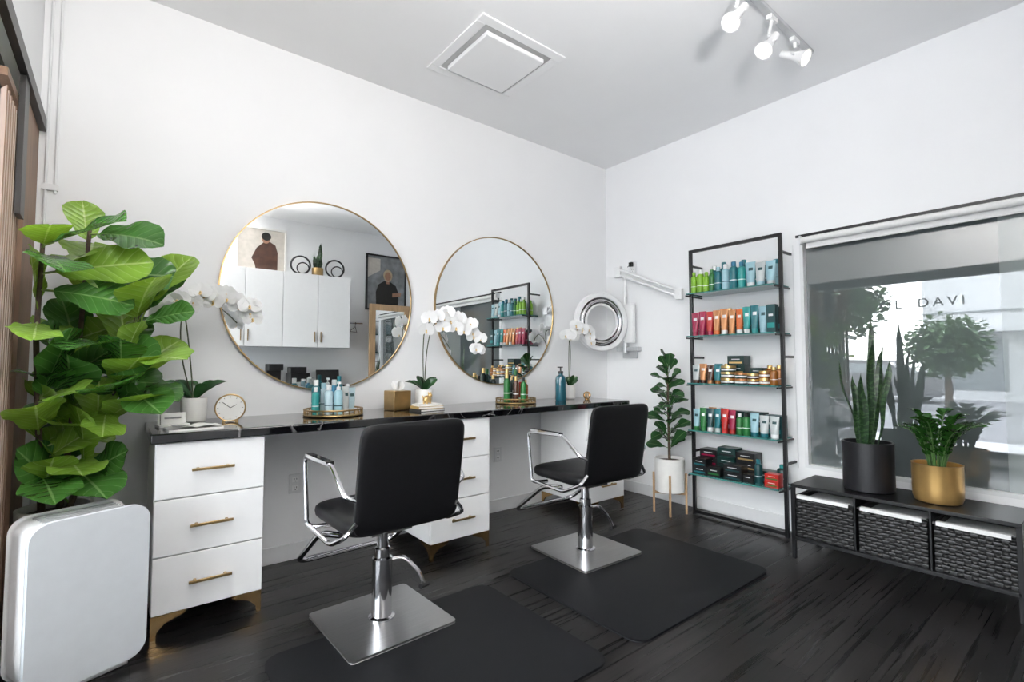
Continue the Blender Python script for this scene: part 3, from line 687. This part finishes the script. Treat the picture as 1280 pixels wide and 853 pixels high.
# ------------------------------------------------------------------ worktop items
def tray(loc,r,label):
    t=thing('gold_tray',label,'tray',loc,group='gold trays')
    obj('tray_base',MB().lathe([(.0001,.006),(r*.97,.006),(r*.97,.012),(.0001,.012)],48,caps=False),BRASSD,t)
    m=MB().torus((0,0,.008),r,.006,'z',56);m.torus((0,0,.038),r,.005,'z',56)
    for i in range(28):
        a=2*math.pi*i/28;m.cyl((r*math.cos(a),r*math.sin(a),.008),(r*math.cos(a),r*math.sin(a),.038),.003,6)
    for i in range(4):
        a=.78+i*math.pi/2;m.sphere((r*.9*math.cos(a),r*.9*math.sin(a),.005),.005,0,8)
    obj('tray_rim',m,BRASSD,t)
tray((-2.80,-.27,ZT),.165,'round gold tray holding teal hair product bottles on the worktop')
tray((-1.37,-.24,ZT),.155,'round gold tray holding green and amber bottles on the worktop')
gp='hair products on the gold tray'
L1=[(b,'teal','white',.2,.05,-.10,.02),(b,'clear','white',.17,.05,-.05,-.06),(p_,'ltblue','white',.19,.05,-.005,-.09),(b,'blue','grey',.2,.05,.0,.0),(t_,'grey','white',.16,.05,.05,-.05),(t_,'clear','grey',.15,.05,.10,-.01),(b,'teal','teal',.22,.045,.05,.06),(b,'clear','ltblue',.18,.05,-.05,.04),(b,'ltblue','white',.17,.04,.105,.06),(p_,'teal','grey',.21,.05,-.01,.09),(b,'mint','white',.16,.04,-.12,-.04)]
for k_,bb,cc,h_,w_,x_,y_ in L1: product(k_,bb,cc,h_,w_,(-2.80+x_,-.27+y_,ZT+.013),math.pi/2+random.uniform(-.3,.3),'on the gold tray',gp)
L2=[(b,'green','gold',.22,.05,-.09,.0),(b,'dgreen','gold',.26,.05,-.04,.06),(b,'brown','gold',.2,.045,-.04,-.05),(b,'green','black',.19,.045,.01,-.08),(b,'amber','gold',.17,.05,.06,-.04),(b,'dteal','green',.25,.045,.02,.03),(t_,'red','white',.15,.05,.08,.03),(b,'dgreen','gold',.2,.05,.04,.09)]
for k_,bb,cc,h_,w_,x_,y_ in L2: product(k_,bb,cc,h_,w_,(-1.37+x_,-.24+y_,ZT+.013),math.pi/2+random.uniform(-.3,.3),'on the gold tray','hair products on the second gold tray')
tb=thing('tissue_box','square brass tissue box cover with a white tissue on the worktop','tissue box',(-2.35,-.19,ZT),.1)
obj('cover',MB().box((0,0,.065),(.13,.13,.13)),BRASSD,tb,bevel=.004)
m=MB();
for i in range(5):
    a=i*.63;m.leaf((0,0,.125),(math.cos(a)*.4,math.sin(a)*.4,1),(math.sin(a),-math.cos(a),.2),.075,.06,RND,0,.5,ns=5,mi=0,mr=0)
obj('tissue',m,LINER,tb)
BK=[((.19,.13,.016),pm('book_cover_dark',(.03,.03,.03),.4,0,.1),'black'),((.18,.125,.016),pm('book_cover_gold',(.45,.31,.12),.4,0,.1),'gold'),((.16,.115,.013),POTW,'white')]
z0=ZT
for (d,mt,cn) in BK:
    bk=thing('book','small %s hardback book stacked on the worktop'%cn,'book',(-2.22,-.36,z0),random.uniform(-.1,.3),group='books stacked on the worktop')
    obj('cover',MB().bx((-d[0]/2,-d[1]/2,0),(d[0]/2,d[1]/2,.0025)).bx((-d[0]/2,-d[1]/2,d[2]-.0025),(d[0]/2,d[1]/2,d[2])).bx((-d[0]/2,-d[1]/2,.0),(-d[0]/2+.003,d[1]/2,d[2])),mt,bk)
    obj('pages',MB().bx((-d[0]/2+.004,-d[1]/2+.004,.0026),(d[0]/2-.004,d[1]/2-.004,d[2]-.0026)),PAPER,bk)
    z0+=d[2]+.0004
m=MB().sphere((0,0,.028),.026,0,14,(1.5,1,1)).sphere((.035,0,.052),.015,0,12).sphere((.05,0,.05),.007,0,8)
for x in(-.02,.02):
    for y in(-.012,.012): m.cyl((x,y,0),(x,y,.02),.006,8)
m.cyl((.03,.008,.06),(.03,.010,.074),.004,8).cyl((.03,-.008,.06),(.03,-.010,.074),.004,8)
m.tube([(-.035,0,.035),(-.05,0,.04),(-.052,0,.055)],.004,6)
solo('brass_ornament','small polished brass animal ornament on stacked books','ornament',m,GOLD,(-2.22,-.36,z0),(0,0,.5))
m=MB()
for i in range(9):
    th=i*math.pi/9;pts=[(.032*math.cos(a)*math.cos(th),.032*math.cos(a)*math.sin(th),.034+.032*math.sin(a)) for a in [2*math.pi*q/24 for q in range(24)]]
    m.tube(pts,.0022,6,closed=True)
m.lathe([(.02,0),(.02,.004),(.004,.006)],16)
solo('wire_orb','openwork silver and brass sphere ornament on the worktop','ornament',m,BRASS,(-.62,-.30,ZT))
TG=pm('teal_glass',(.012,.09,.125),.06,0,.05,coat=.5)
pb=thing('glass_dispenser','blue-teal glass dispenser bottle with dark pump on the worktop','bottle',(-.88,-.24,ZT))
obj('glass_body',MB().lathe([(.042,0),(.047,.008),(.047,.17),(.04,.20),(.02,.215),(.02,.225)],28),TG,pb)
obj('pump',MB().lathe([(.022,.225),(.022,.245),(.006,.248),(.006,.275)],16).box((-.015,-.01,.279),(.05,.016,.010)),BLACKP,pb)
ck=thing('table_clock','round brass table clock with a white dial on the worktop','clock',(-3.345,-.27,ZT),math.radians(-12))
Rr=.072
cm=MB()
def disc(mb,r,y,c=(0,0,0),n=40,mi=0): mb.add([(c[0],y,c[2])]+[(c[0]+r*math.cos(2*math.pi*k/n),y,c[2]+r*math.sin(2*math.pi*k/n)) for k in range(n)],[(0,k+1,(k+1)%n+1) for k in range(n)],mi)
cm.cyl((0,-.02,Rr+.004),(0,.03,Rr+.004),Rr,40).torus((0,-.02,Rr+.004),Rr-.003,.004,'y').box((-.03,.0,.006),(.015,.05,.012)).box((.03,.0,.006),(.015,.05,.012))
obj('case',cm,BRASSD,ck)
d=MB();disc(d,Rr-.006,-.0215,(0,0,Rr+.004));obj('dial',d,PAPER,ck)
hm=MB()
for a,l in((60,.033),(-50,.047)):
    a=math.radians(a);hm.cyl((0,-.024,Rr+.004),(l*math.sin(a),-.024,Rr+.004+l*math.cos(a)),.0016,6)
for i in range(12):
    a=i*math.pi/6;hm.cyl((.054*math.sin(a),-.023,Rr+.004+.054*math.cos(a)),(.060*math.sin(a),-.023,Rr+.004+.060*math.cos(a)),.0013,6)
obj('hands',hm,BLACKP,ck)
mg=thing('leaflet_stand','low white leaflet stand with printed cards on the worktop','leaflet stand',(-3.60,-.31,ZT),.15)
obj('stand_body',MB().box((0,0,.006),(.13,.08,.012)).box((0,.02,.035),(.12,.006,.06),0,Matrix.Rotation(-.2,3,'X')),POTW,mg,bevel=.002)
obj('cards',MB().box((-.0,.008,.035),(.10,.012,.05),0,Matrix.Rotation(-.2,3,'X')).box((0,.0005,.042),(.07,.001,.008),1,Matrix.Rotation(-.2,3,'X')),[PAPER,PRINT],mg)
mz=MB()
for s in(-1,1):
    vs=[];
    for i in range(7):
        t=i/6;x=s*.11*t;zz=.012+.010*math.sin(math.pi*min(1,t*1.3))*(1-t*.5)
        vs+=[(x,-.07,zz),(x,.07,zz)]
    mz.add(vs,[(2*i,2*i+2,2*i+3,2*i+1) for i in range(6)],0)
mz.bx((-.11,-.072,0),(.11,.072,.008),0).bx((-.09,-.05,.0215),(-.03,-.0,.0225),1)
solo('open_magazine','open white magazine lying on the worktop','magazine',mz,[PAPER,PRINT],(-3.53,-.475,ZT),(0,0,.1))
def outlet(name,label,loc,rz):
    o=thing(name,label,'outlet',loc,rz,group='wall outlets')
    obj('cover_plate',MB().box((0,-.004,0),(.075,.008,.118)),TRIM,o,bevel=.002)
    m=MB()
    for s in(-1,1):
        m.box((0,-.0085,s*.026),(.036,.003,.032),0)
        for q in(-1,1): m.box((q*.007,-.0105,s*.026+.003),(.003,.002,.010),1)
        m.box((0,-.0105,s*.026-.010),(.005,.002,.005),1)
    obj('socket',m,[WHITE,BLACKP],o)
outlet('wall_outlet','white double wall outlet below the worktop',(-2.94,0,.46),0)
outlet('wall_outlet','white double wall outlet below the worktop',(-1.37,0,.46),0)
outlet('wall_outlet','white wall outlet high near the corner with a black plug',(0,-.33,2.12),math.radians(-90))
solo('power_plug','black power plug with a short lead in the wall outlet','plug',MB().box((-.02,0,0),(.025,.035,.04)).tube([(-.03,0,0),(-.045,.0,-.01),(-.04,.02,-.02),(-.02,.04,-.02)],.003,6),BLACKP,(-.012,-.33,2.145))
# ------------------------------------------------------------------ ring lamp with arm
rl=thing('magnifier_lamp','white wall mounted ring lamp with a long sprung arm','lamp',(-.004,-.30,1.32))
obj('wall_bracket',MB().box((-.035,0,.02),(.07,.24,.04)).box((-.014,0,-.02),(.024,.16,.09)).cyl((-.06,.02,-.02),(-.06,.02,.10),.024,16),ARMG,rl,bevel=.003)
obj('column',MB().box((-.06,-.02,.26),(.045,.13,.37)).cyl((-.06,.02,.4),(-.06,.02,.72),.014,12),PLAST,rl,bevel=.008)
am=MB()
for dz in(0,.05): am.cyl((-.06,.10,.745+dz),(-.06,-.56,.455+dz),.012,10)
am.box((-.06,.10,.765),(.035,.075,.10)).box((-.06,-.56,.48),(.035,.065,.09)).cyl((-.08,.10,.765),(-.04,.10,.765),.022,14).cyl((-.08,-.56,.48),(-.04,-.56,.48),.020,14)
hel=[]
for i in range(140):
    t=i/139;a=i*1.3;hel.append((-.06+.014*math.cos(a),.05-.26*t,.748-.114*t+.014*math.sin(a)))
am.tube(hel,.003,5)
obj('sprung_arm',am,PLAST,rl)
def ringm(P,n=64,kz=1.04):
    rg=MB();vs=[];fs=[];K=len(P)
    for k in range(n):
        a=2*math.pi*k/n
        for r,y in P: vs.append((r*math.cos(a),y,r*math.sin(a)*kz))
    for k in range(n):
        for q in range(K): fs.append((k*K+q,k*K+(q+1)%K,((k+1)%n)*K+(q+1)%K,((k+1)%n)*K+q))
    rg.add(vs,fs,0);return rg
RL=(-.325,.09,.27);RR=(0,0,math.radians(-24))
obj('ring_head',ringm([(.222,-.026),(.256,-.026),(.264,-.012),(.264,.02),(.150,.02),(.146,.0),(.146,-.026),(.160,-.026),(.166,-.008),(.216,-.008)]),PLAST,rl,loc=RL,rot=RR)
obj('light_tube',MB().torus((0,-.014,0),.190,.014,'y',64,10,0,1.04),CHROME,rl,loc=RL,rot=RR,label='reflective chrome ring tube')
obj('reflector',ringm([(.162,-.012),(.220,-.012),(.220,-.006),(.162,-.006)]),RINGD,rl,loc=RL,rot=RR,label='dark reflective inner ring')
obj('head_joint',MB().box((-.085,.02,.2),(.04,.03,.06)).cyl((-.06,.02,.2),(-.12,.02,.2),.010,10),PLAST,rl)
# ------------------------------------------------------------------ ceiling vent
vt=thing('ceiling_vent','square white ceiling air diffuser with a raised centre panel','vent',(-1.945,-.735,H))
f=MB();o_,i_=.325,.262
for a,b_ in[((-o_,-o_,-.010),(o_,-i_,0)),((-o_,i_,-.010),(o_,o_,0)),((-o_,-i_,-.010),(-i_,i_,0)),((i_,-i_,-.010),(o_,i_,0))]: f.bx(a,b_)
obj('frame',f,CEIL,vt,bevel=.003)
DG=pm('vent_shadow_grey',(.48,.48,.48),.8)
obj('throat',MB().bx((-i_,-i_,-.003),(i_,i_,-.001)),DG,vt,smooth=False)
f=MB()
f.add([(-.226,-.226,-.008),(.226,-.226,-.008),(.226,.226,-.008),(-.226,.226,-.008),(-.226,-.226,-.034),(.226,-.226,-.034),(.226,.226,-.034),(-.226,.226,-.034)],[(0,1,5,4),(1,2,6,5),(2,3,7,6),(3,0,4,7),(4,5,6,7)],0)
obj('centre_panel',f,CEIL,vt,smooth=False,bevel=.006)
# ------------------------------------------------------------------ track light
BULB=pm('spot_bulb',(1,.92,.78),.3,emit=3.5)
tr=thing('track_light','white ceiling track light with three adjustable spot heads','track light',(-1.05,-2.07,H))
obj('track_rail',MB().box((0,0,-.012),(1.2,.035,.024)),ARMG,tr,bevel=.002)
def head(x,d,dz=-.20,dx=-.05):
    d=V(d).normalized();p=V((x+dx,0,dz))
    h=MB().box((x,0,-.035),(.08,.03,.025)).cyl((x,0,-.03),(x+dx,0,dz+.05),.009,10)
    R=d.to_track_quat('Z','Y').to_matrix()
    ax=R@V((1,0,0));h.cyl(p-ax*.05,p+ax*.05,.006,8)
    hd=obj('spot_head',h,PLAST,tr)
    q=MB();q.lathe([(.012,-.095),(.020,-.09),(.023,-.03),(.026,.0),(.034,.03),(.047,.06),(.050,.070),(.044,.070),(.036,.05)],24)
    q.v=[tuple(R@V(v)+p) for v in q.v];obj('lamp_shade',q,PLAST,hd)
    q=MB();q.lathe([(.0001,.066),(.036,.060)],20,caps=False)
    q.v=[tuple(R@V(v)+p) for v in q.v];obj('bulb',q,BULB,hd)
head(-.30,(-.62,.15,-.72));head(.06,(-.62,.15,-.72));head(.36,(.05,-.85,-.55),-.13,0)
# ------------------------------------------------------------------ air purifier
ap=thing('air_purifier','white air purifier with a glossy pale front panel on the floor','air purifier',(-3.91,-.70,0),math.radians(22))
pw=.355
SIDEG=pm('seam_grey',(.40,.41,.42),.5)
obj('body',MB().prism([(x,zz+.33) for x,zz in rrect(pw-.01,.58,.05)],'y',-.075,.10),PLAST,ap,bevel=.012,seg=3)
obj('front_panel',MB().prism([(x,zz+.335) for x,zz in rrect(pw,.585,.055,8)],'y',-.108,-.088),GREYP,ap,bevel=.008,seg=3,label='glossy pale grey front panel')
obj('silver_trim',MB().prism([(x,zz+.335) for x,zz in rrect(pw-.012,.573,.05,8)],'y',-.088,-.074),SIDEG,ap)
g=MB()
for i in range(6): g.box((0,-.045+i*.022,.622),(.25,.008,.006))
obj('top_vent',g,SIDEG,ap)
obj('control_strip',MB().prism(rrect(.16,.018,.008),'z',.619,.624),BLACKP,ap,loc=(0,-.066,0))
obj('foot',MB().box((0,.01,.022),(pw-.07,.16,.044)),PLAST,ap,bevel=.006)
# ------------------------------------------------------------------ back wall furnishing (seen in mirrors) and added fill lamps
wc=thing('wall_cabinet','white wall cabinets with flat doors and gold handles','cabinet',(-2.1,YS,1.42))
obj('body',MB().bx((-.9,0,0),(.8,.37,.98)),WHITE,wc,bevel=.002)
for i in range(4):
    x0=.8-.44*(i+1) if i<3 else -.9;x1=.8-.44*i
    d=obj('door',MB().bx((x0+.003,.37,.002),(x1-.003,.39,.978)),WHITE,wc,bevel=.002)
    hxp=(x0+.04) if i in(0,2) else (x1-.04)
    obj('handle',MB().box((hxp,.405,.14),(.010,.012,.14)).box((hxp,.397,.09),(.008,.02,.008)).box((hxp,.397,.19),(.008,.02,.008)),BRASSD,d)
bc=thing('base_cabinet','white base cabinet with a black worktop along the back wall','cabinet',(-2.1,YS+.03,0))
obj('body',MB().bx((-.9,0,.09),(.8,.5,.86)),WHITE,bc,bevel=.002)
obj('plinth',MB().bx((-.88,0.01,0),(.78,.45,.09)),BLACKP,bc)
obj('countertop',MB().bx((-.92,0,.86),(.82,.53,.9)),MARBLE,bc,bevel=.003)
for i in range(4):
    x0=.8-.425*(i+1);d=obj('door',MB().bx((x0+.002,.5,.095),(x0+.423,.52,.855)),WHITE,bc,bevel=.002)
    obj('handle',MB().box((x0+.05,.535,.7),(.01,.012,.14)).box((x0+.05,.527,.65),(.008,.02,.008)).box((x0+.05,.527,.75),(.008,.02,.008)),BRASSD,d)
def appliance(name,label,loc,w,d,h,kind):
    m=MB()
    if kind=='maker':
        m.bx((-w/2,-d/2,0),(w/2,-d/2+.1,h)).bx((-w/2,-d/2,h*.72),(w/2,d/2,h)).bx((-w/2,-d/2,0),(w/2,d/2,h*.1)).lathe([(.03,h*.12),(.035,h*.4),(.03,h*.45)],16,0,(0,.03,0))
    elif kind=='laptop':
        m.bx((-w/2,-d/2,0),(w/2,d/2,.015)).box((0,-d/2-.03,h/2),(w,.012,h),0,Matrix.Rotation(.15,3,'X'))
    else:
        m.bx((-w/2,-d/2,0),(w/2,d/2,h*.7)).bx((-w/2+.02,-d/2,h*.7),(w/2-.02,d/2-.08,h)).bx((-w/2+.03,d/2,h*.2),(w/2-.03,d/2+.04,h*.25))
    solo(name,label,'appliance',m,BLACKP,loc,bevel=.006)
appliance('coffee_maker','black coffee maker on the back counter',(-2.24,-3.68,.9),.17,.22,.30,'maker')
appliance('label_printer','small black printer on the back counter',(-1.95,-3.68,.9),.24,.26,.26,'p')
appliance('laptop','black laptop open on the back counter',(-1.52,-3.66,.9),.32,.2,.22,'laptop')
def frame(name,label,loc,w,h,fm,bgcol,shapes):
    f=thing(name,label,'artwork',loc)
    m=MB();t=.025
    for a,b_ in[((-w/2,0,0),(w/2,.03,t)),((-w/2,0,h-t),(w/2,.03,h)),((-w/2,0,t),(-w/2+t,.03,h-t)),((w/2-t,0,t),(w/2,.03,h-t))]: m.bx(a,b_)
    obj('frame',m,fm,f)
    m=MB();mats=[bgcol];m.bx((-w/2+t,.005,t),(w/2-t,.012,h-t),0)
    for i,(poly,mt) in enumerate(shapes):
        mats.append(mt);m.add([(x,.0125+.0004*i,zz) for x,zz in poly],[tuple(range(len(poly)))],i+1)
    obj('print',m,mats,f,smooth=False)
SK=pm('print_skin',(.32,.17,.11),.7,0,.1);DK=pm('print_dark',(.010,.009,.008),.7,0,.2);BR=pm('print_brown',(.06,.024,.014),.7,0,.35,12)
GB=pm('print_grey',(.20,.21,.22),.7,0,.35,8);CRm=pm('print_cream',(.52,.48,.43),.7,0,.08);BLN=pm('print_blonde',(.42,.33,.22),.7,0,.15)
def ell(cx,cy,a,b_,n=20): return [(cx+a*math.cos(2*math.pi*i/n),cy+b_*math.sin(2*math.pi*i/n)) for i in range(n)]
frame('framed_art_print','framed print of a dark-haired figure seen from behind',(-2.37,YS,2.40),.62,.62,PAPER,CRm,[([(-.06,.03),(.2,.03),(.2,.30),(.17,.40),(.10,.44),(.03,.43),(-.06,.34),(-.12,.2),(-.08,.12)],BR),(ell(.05,.47,.05,.06),SK),(ell(.055,.505,.06,.055),DK)])
frame('framed_photograph','black framed photograph of a person in a black top',(-.60,YS,2.02),.66,.86,BLACKM,GB,[([(-.3,.5),(-.1,.62),(-.1,.8),(-.3,.8)],CRm),([(-.16,.03),(.2,.03),(.2,.30),(.16,.40),(.06,.46),(-.04,.46),(-.13,.40),(-.17,.28)],DK),([(.0,.42),(.05,.42),(.05,.5),(.0,.5)],SK),(ell(.025,.55,.075,.095),BLN),(ell(.025,.54,.05,.068),SK),([(.1,.22),(.24,.24),(.25,.30),(.1,.28)],SK)])
snake((-1.70,-3.74,2.40),.075,.12,.40,9,BRASSD,'potted_snake_plant','small snake plant in a gold pot on the wall cabinet','small gold pot',9,1.0,1.2,.5)
for i,(x,yy) in enumerate(((-1.93,-3.72),(-1.47,-3.72))):
    solo('ring_sculpture','black metal ring sculpture on top of the wall cabinet','sculpture',MB().torus((0,0,.135),.12,.012,'y').box((0,0,.006),(.12,.05,.012)).torus((.03,0,.095),.075,.008,'y'),BLACKM,(x,yy,2.40),(0,0,.2),group='ring sculptures')
om=thing('standing_mirror','tall oak framed standing mirror against the back wall','mirror',(-.66,-3.66,0))
m=MB();w_,h_=.32,2.08
for a,b_ in[((-w_,-.02,0),(-w_+.09,.02,h_)),((w_-.09,-.02,0),(w_,.02,h_)),((-w_+.09,-.02,0),(w_-.09,.02,.09)),((-w_+.09,-.02,h_-.09),(w_-.09,.02,h_))]: m.bx(a,b_)
obj('frame',m,OAK,om,bevel=.003)
obj('mirror_glass',MB().bx((-w_+.09,.0,.09),(w_-.09,.004,h_-.09)),MIRR,om,smooth=False)
obj('support',MB().box((0,-.14,.5),(.3,.02,1.05),0,Matrix.Rotation(-.2,3,'X')).box((0,-.02,h_*.5),(.5,.01,h_*.9)),OAK,om)
solo('hanger_rail','chrome wall rail with hooks','rail',MB().cyl((-.2,.06,0),(.14,.06,0),.008,8).cyl((-.18,0,0),(-.18,.06,0),.006,8).cyl((.12,0,0),(.12,.06,0),.006,8),CHROME,(-1.13,YS,1.80))
for x in(-1.22,-1.10):
    solo('clothes_hanger','thin black clothes hanger on the wall rail','hanger',MB().tube([(0,0,.012),(.02,0,0),(.0,0,-.02),(0,0,-.05),(-.0,.12,-.12),(0,.1,-.13),(0,-.04,-.13),(0,-.03,-.12),(0,0,-.05)],.004,6),BLACKP,(x,YS+.06,1.80),(0,0,1.0),group='clothes hangers')
EM=pm('fill_panel_glow',(1,.98,.95),.4,emit=2.2)
p=thing('added_ceiling_fill_panel','slim square ceiling panel added as unseen fill light','lamp',(-3.5,-2.0,H))  # invented fixture, kept out of frame and mirrors, adds fill light
obj('housing',MB().bx((-.31,-.31,-.02),(.31,.31,0)),PLAST,p,bevel=.002)
obj('diffuser',MB().bx((-.29,-.29,-.024),(.29,.29,-.02)),EM,p,smooth=False)
ld=bpy.data.lights.new('panel_fill_light','AREA');ld.shape='SQUARE';ld.size=.56;ld.energy=12;ld.color=(1,.98,.95)
lo=bpy.data.objects.new('panel_fill_light',ld);lo.location=(0,0,-.03);lo.parent=p;COL.objects.link(lo)
ul=thing('added_fill_uplighter','tall black floor uplighter added out of view as ceiling fill','lamp',(-3.3,-3.72,0))  # added behind the camera, unseen, only to brighten the ceiling
obj('base',MB().lathe([(.14,0),(.14,.015),(.02,.025)],32),BLACKM,ul)
obj('pole',MB().cyl((0,0,.02),(0,0,1.78),.012,12),BLACKM,ul)
obj('lamp_shade',MB().lathe([(.02,1.76),(.08,1.80),(.17,1.88),(.18,1.90),(.172,1.90),(.07,1.81)],32),PLAST,ul)
ld=bpy.data.lights.new('uplight_fill','AREA');ld.shape='DISK';ld.size=.34;ld.energy=170;ld.color=(1,.98,.96)
lo=bpy.data.objects.new('uplight_fill',ld);lo.location=(0,0,1.91);lo.rotation_euler=(math.pi,0,0);lo.parent=ul;COL.objects.link(lo)
# ------------------------------------------------------------------ outside
ASPH=pm('asphalt',(.24,.24,.25),.9,0,.15,2);CONC=pm('pavement',(.58,.58,.58),.85,0,.1,3)
struct('ground',MB().bx((-45,-25,-.25),(XW-.15,35,-.15),0).bx((-7.5,-25,-.15),(XW-.15,35,-.11),1).bx((-22,-25,-.15),(-20.6,35,-.11),1),[ASPH,CONC],smooth=False)
BW=pm('building_render',(.58,.59,.60),.8,0,.08,1);BG_=pm('building_glass',(.22,.24,.25),.3,0,.2)
m=MB().bx((-30,-8,-.15),(-22,2.0,5.6),0).bx((-21.9,-8.2,5.2),(-30,2.2,5.8),0)
for k_ in range(4):
    y=-7.8+k_*2.45;m.bx((-22,y,.2),(-21.95,y+1.9,2.2),1)
for zz in(3.2,4.9): m.bx((-22,-8,zz),(-21.93,2.0,zz+.06),1)
m.bx((-22,-8,2.4),(-21.2,2.0,2.55),0)
solo('street_building','pale two-storey building across the street','building',m,[BW,BG_],smooth=False)
def tree(loc,r,h,seed,label,nl=2600):
    t=thing('street_tree',label,'tree',loc);rd=random.Random(seed)
    obj('trunk',MB().tube([(0,0,0),(.05,0,h*.5),(0,0,h)],[.10,.08,.06],10),BARK,t)
    m=MB()
    for i in range(nl):
        v=V((rd.gauss(0,1),rd.gauss(0,1),rd.gauss(0,.8))).normalized()*r*rd.uniform(.3,1.0)+V((0,0,h+r*.5))
        d=V((rd.uniform(-1,1),rd.uniform(-1,1),rd.uniform(-.6,.6)));m.leaf(v,d,V((0,0,1))+v*.2,.20*r,.15*r,OVL,.1,.1,ns=3,mi=0,mr=0,cols=(-1,0,1))
    obj('foliage',m,TREEL,t)
tree((-15,.05,-.15),1.0,1.35,1,'round green street tree across the road');tree((-20,4.3,-.15),1.6,3.1,2,'tall dark street tree across the road');tree((-22.5,8.2,-.15),1.8,3.4,3,'tall dark street tree across the road')
def car(loc,col,label):
    c=thing('parked_car',label,'car',loc,math.radians(90))
    cm_=pm('car_paint_'+label.split()[0],col,.25,.2,.02,coat=.5)
    pf=[(-2.1,.3),(-2.15,.75),(-1.9,.95),(-1.2,1.0),(-.6,1.42),(.7,1.45),(1.4,1.0),(2.05,.85),(2.15,.5),(2.1,.3)]
    obj('car_body',MB().prism(pf,'y',-.85,.85),cm_,c,bevel=.06)
    pg=[(-1.0,1.0),(-.55,1.36),(.65,1.38),(1.15,1.02)]
    obj('side_window',MB().prism(pg,'y',-.86,.86),BG_,c)
    for x in(-1.35,1.35):
        for y in(-.78,.78): obj('wheel',MB().cyl((x,y-.1,.32),(x,y+.1,.32),.32,20).cyl((x,y-.105,.32),(x,y+.105,.32),.14,16,0),[BLACKP],c)
car((-18.2,2.8,-.15),(.10,.10,.11),'silver car parked on the street');car((-18.2,-4.4,-.15),(.02,.025,.035),'dark car parked on the street')
# ------------------------------------------------------------------ world
W=bpy.data.worlds.new('World');S.world=W;W.use_nodes=True;nt=W.node_tree;bg=nt.nodes['Background']
tc=nt.nodes.new('ShaderNodeTexCoord');sp=nt.nodes.new('ShaderNodeSeparateXYZ');cr=nt.nodes.new('ShaderNodeValToRGB')
nt.links.new(tc.outputs['Generated'],sp.inputs[0]);nt.links.new(sp.outputs[2],cr.inputs[0])
cr.color_ramp.elements[0].position=.0;cr.color_ramp.elements[0].color=(.94,.95,.95,1);cr.color_ramp.elements[1].position=.7;cr.color_ramp.elements[1].color=(.84,.89,.98,1)
nt.links.new(cr.outputs[0],bg.inputs[0]);bg.inputs[1].default_value=13
# ------------------------------------------------------------------ camera
cd=bpy.data.cameras.new('cam');cd.sensor_width=36;cd.lens=615.76/1280*36;cd.clip_start=.05
co=bpy.data.objects.new('camera',cd);co.location=(-3.8185,-3.2578,1.2)
co.rotation_euler=(math.pi/2+.0465,0,-.6739);COL.objects.link(co);S.camera=co
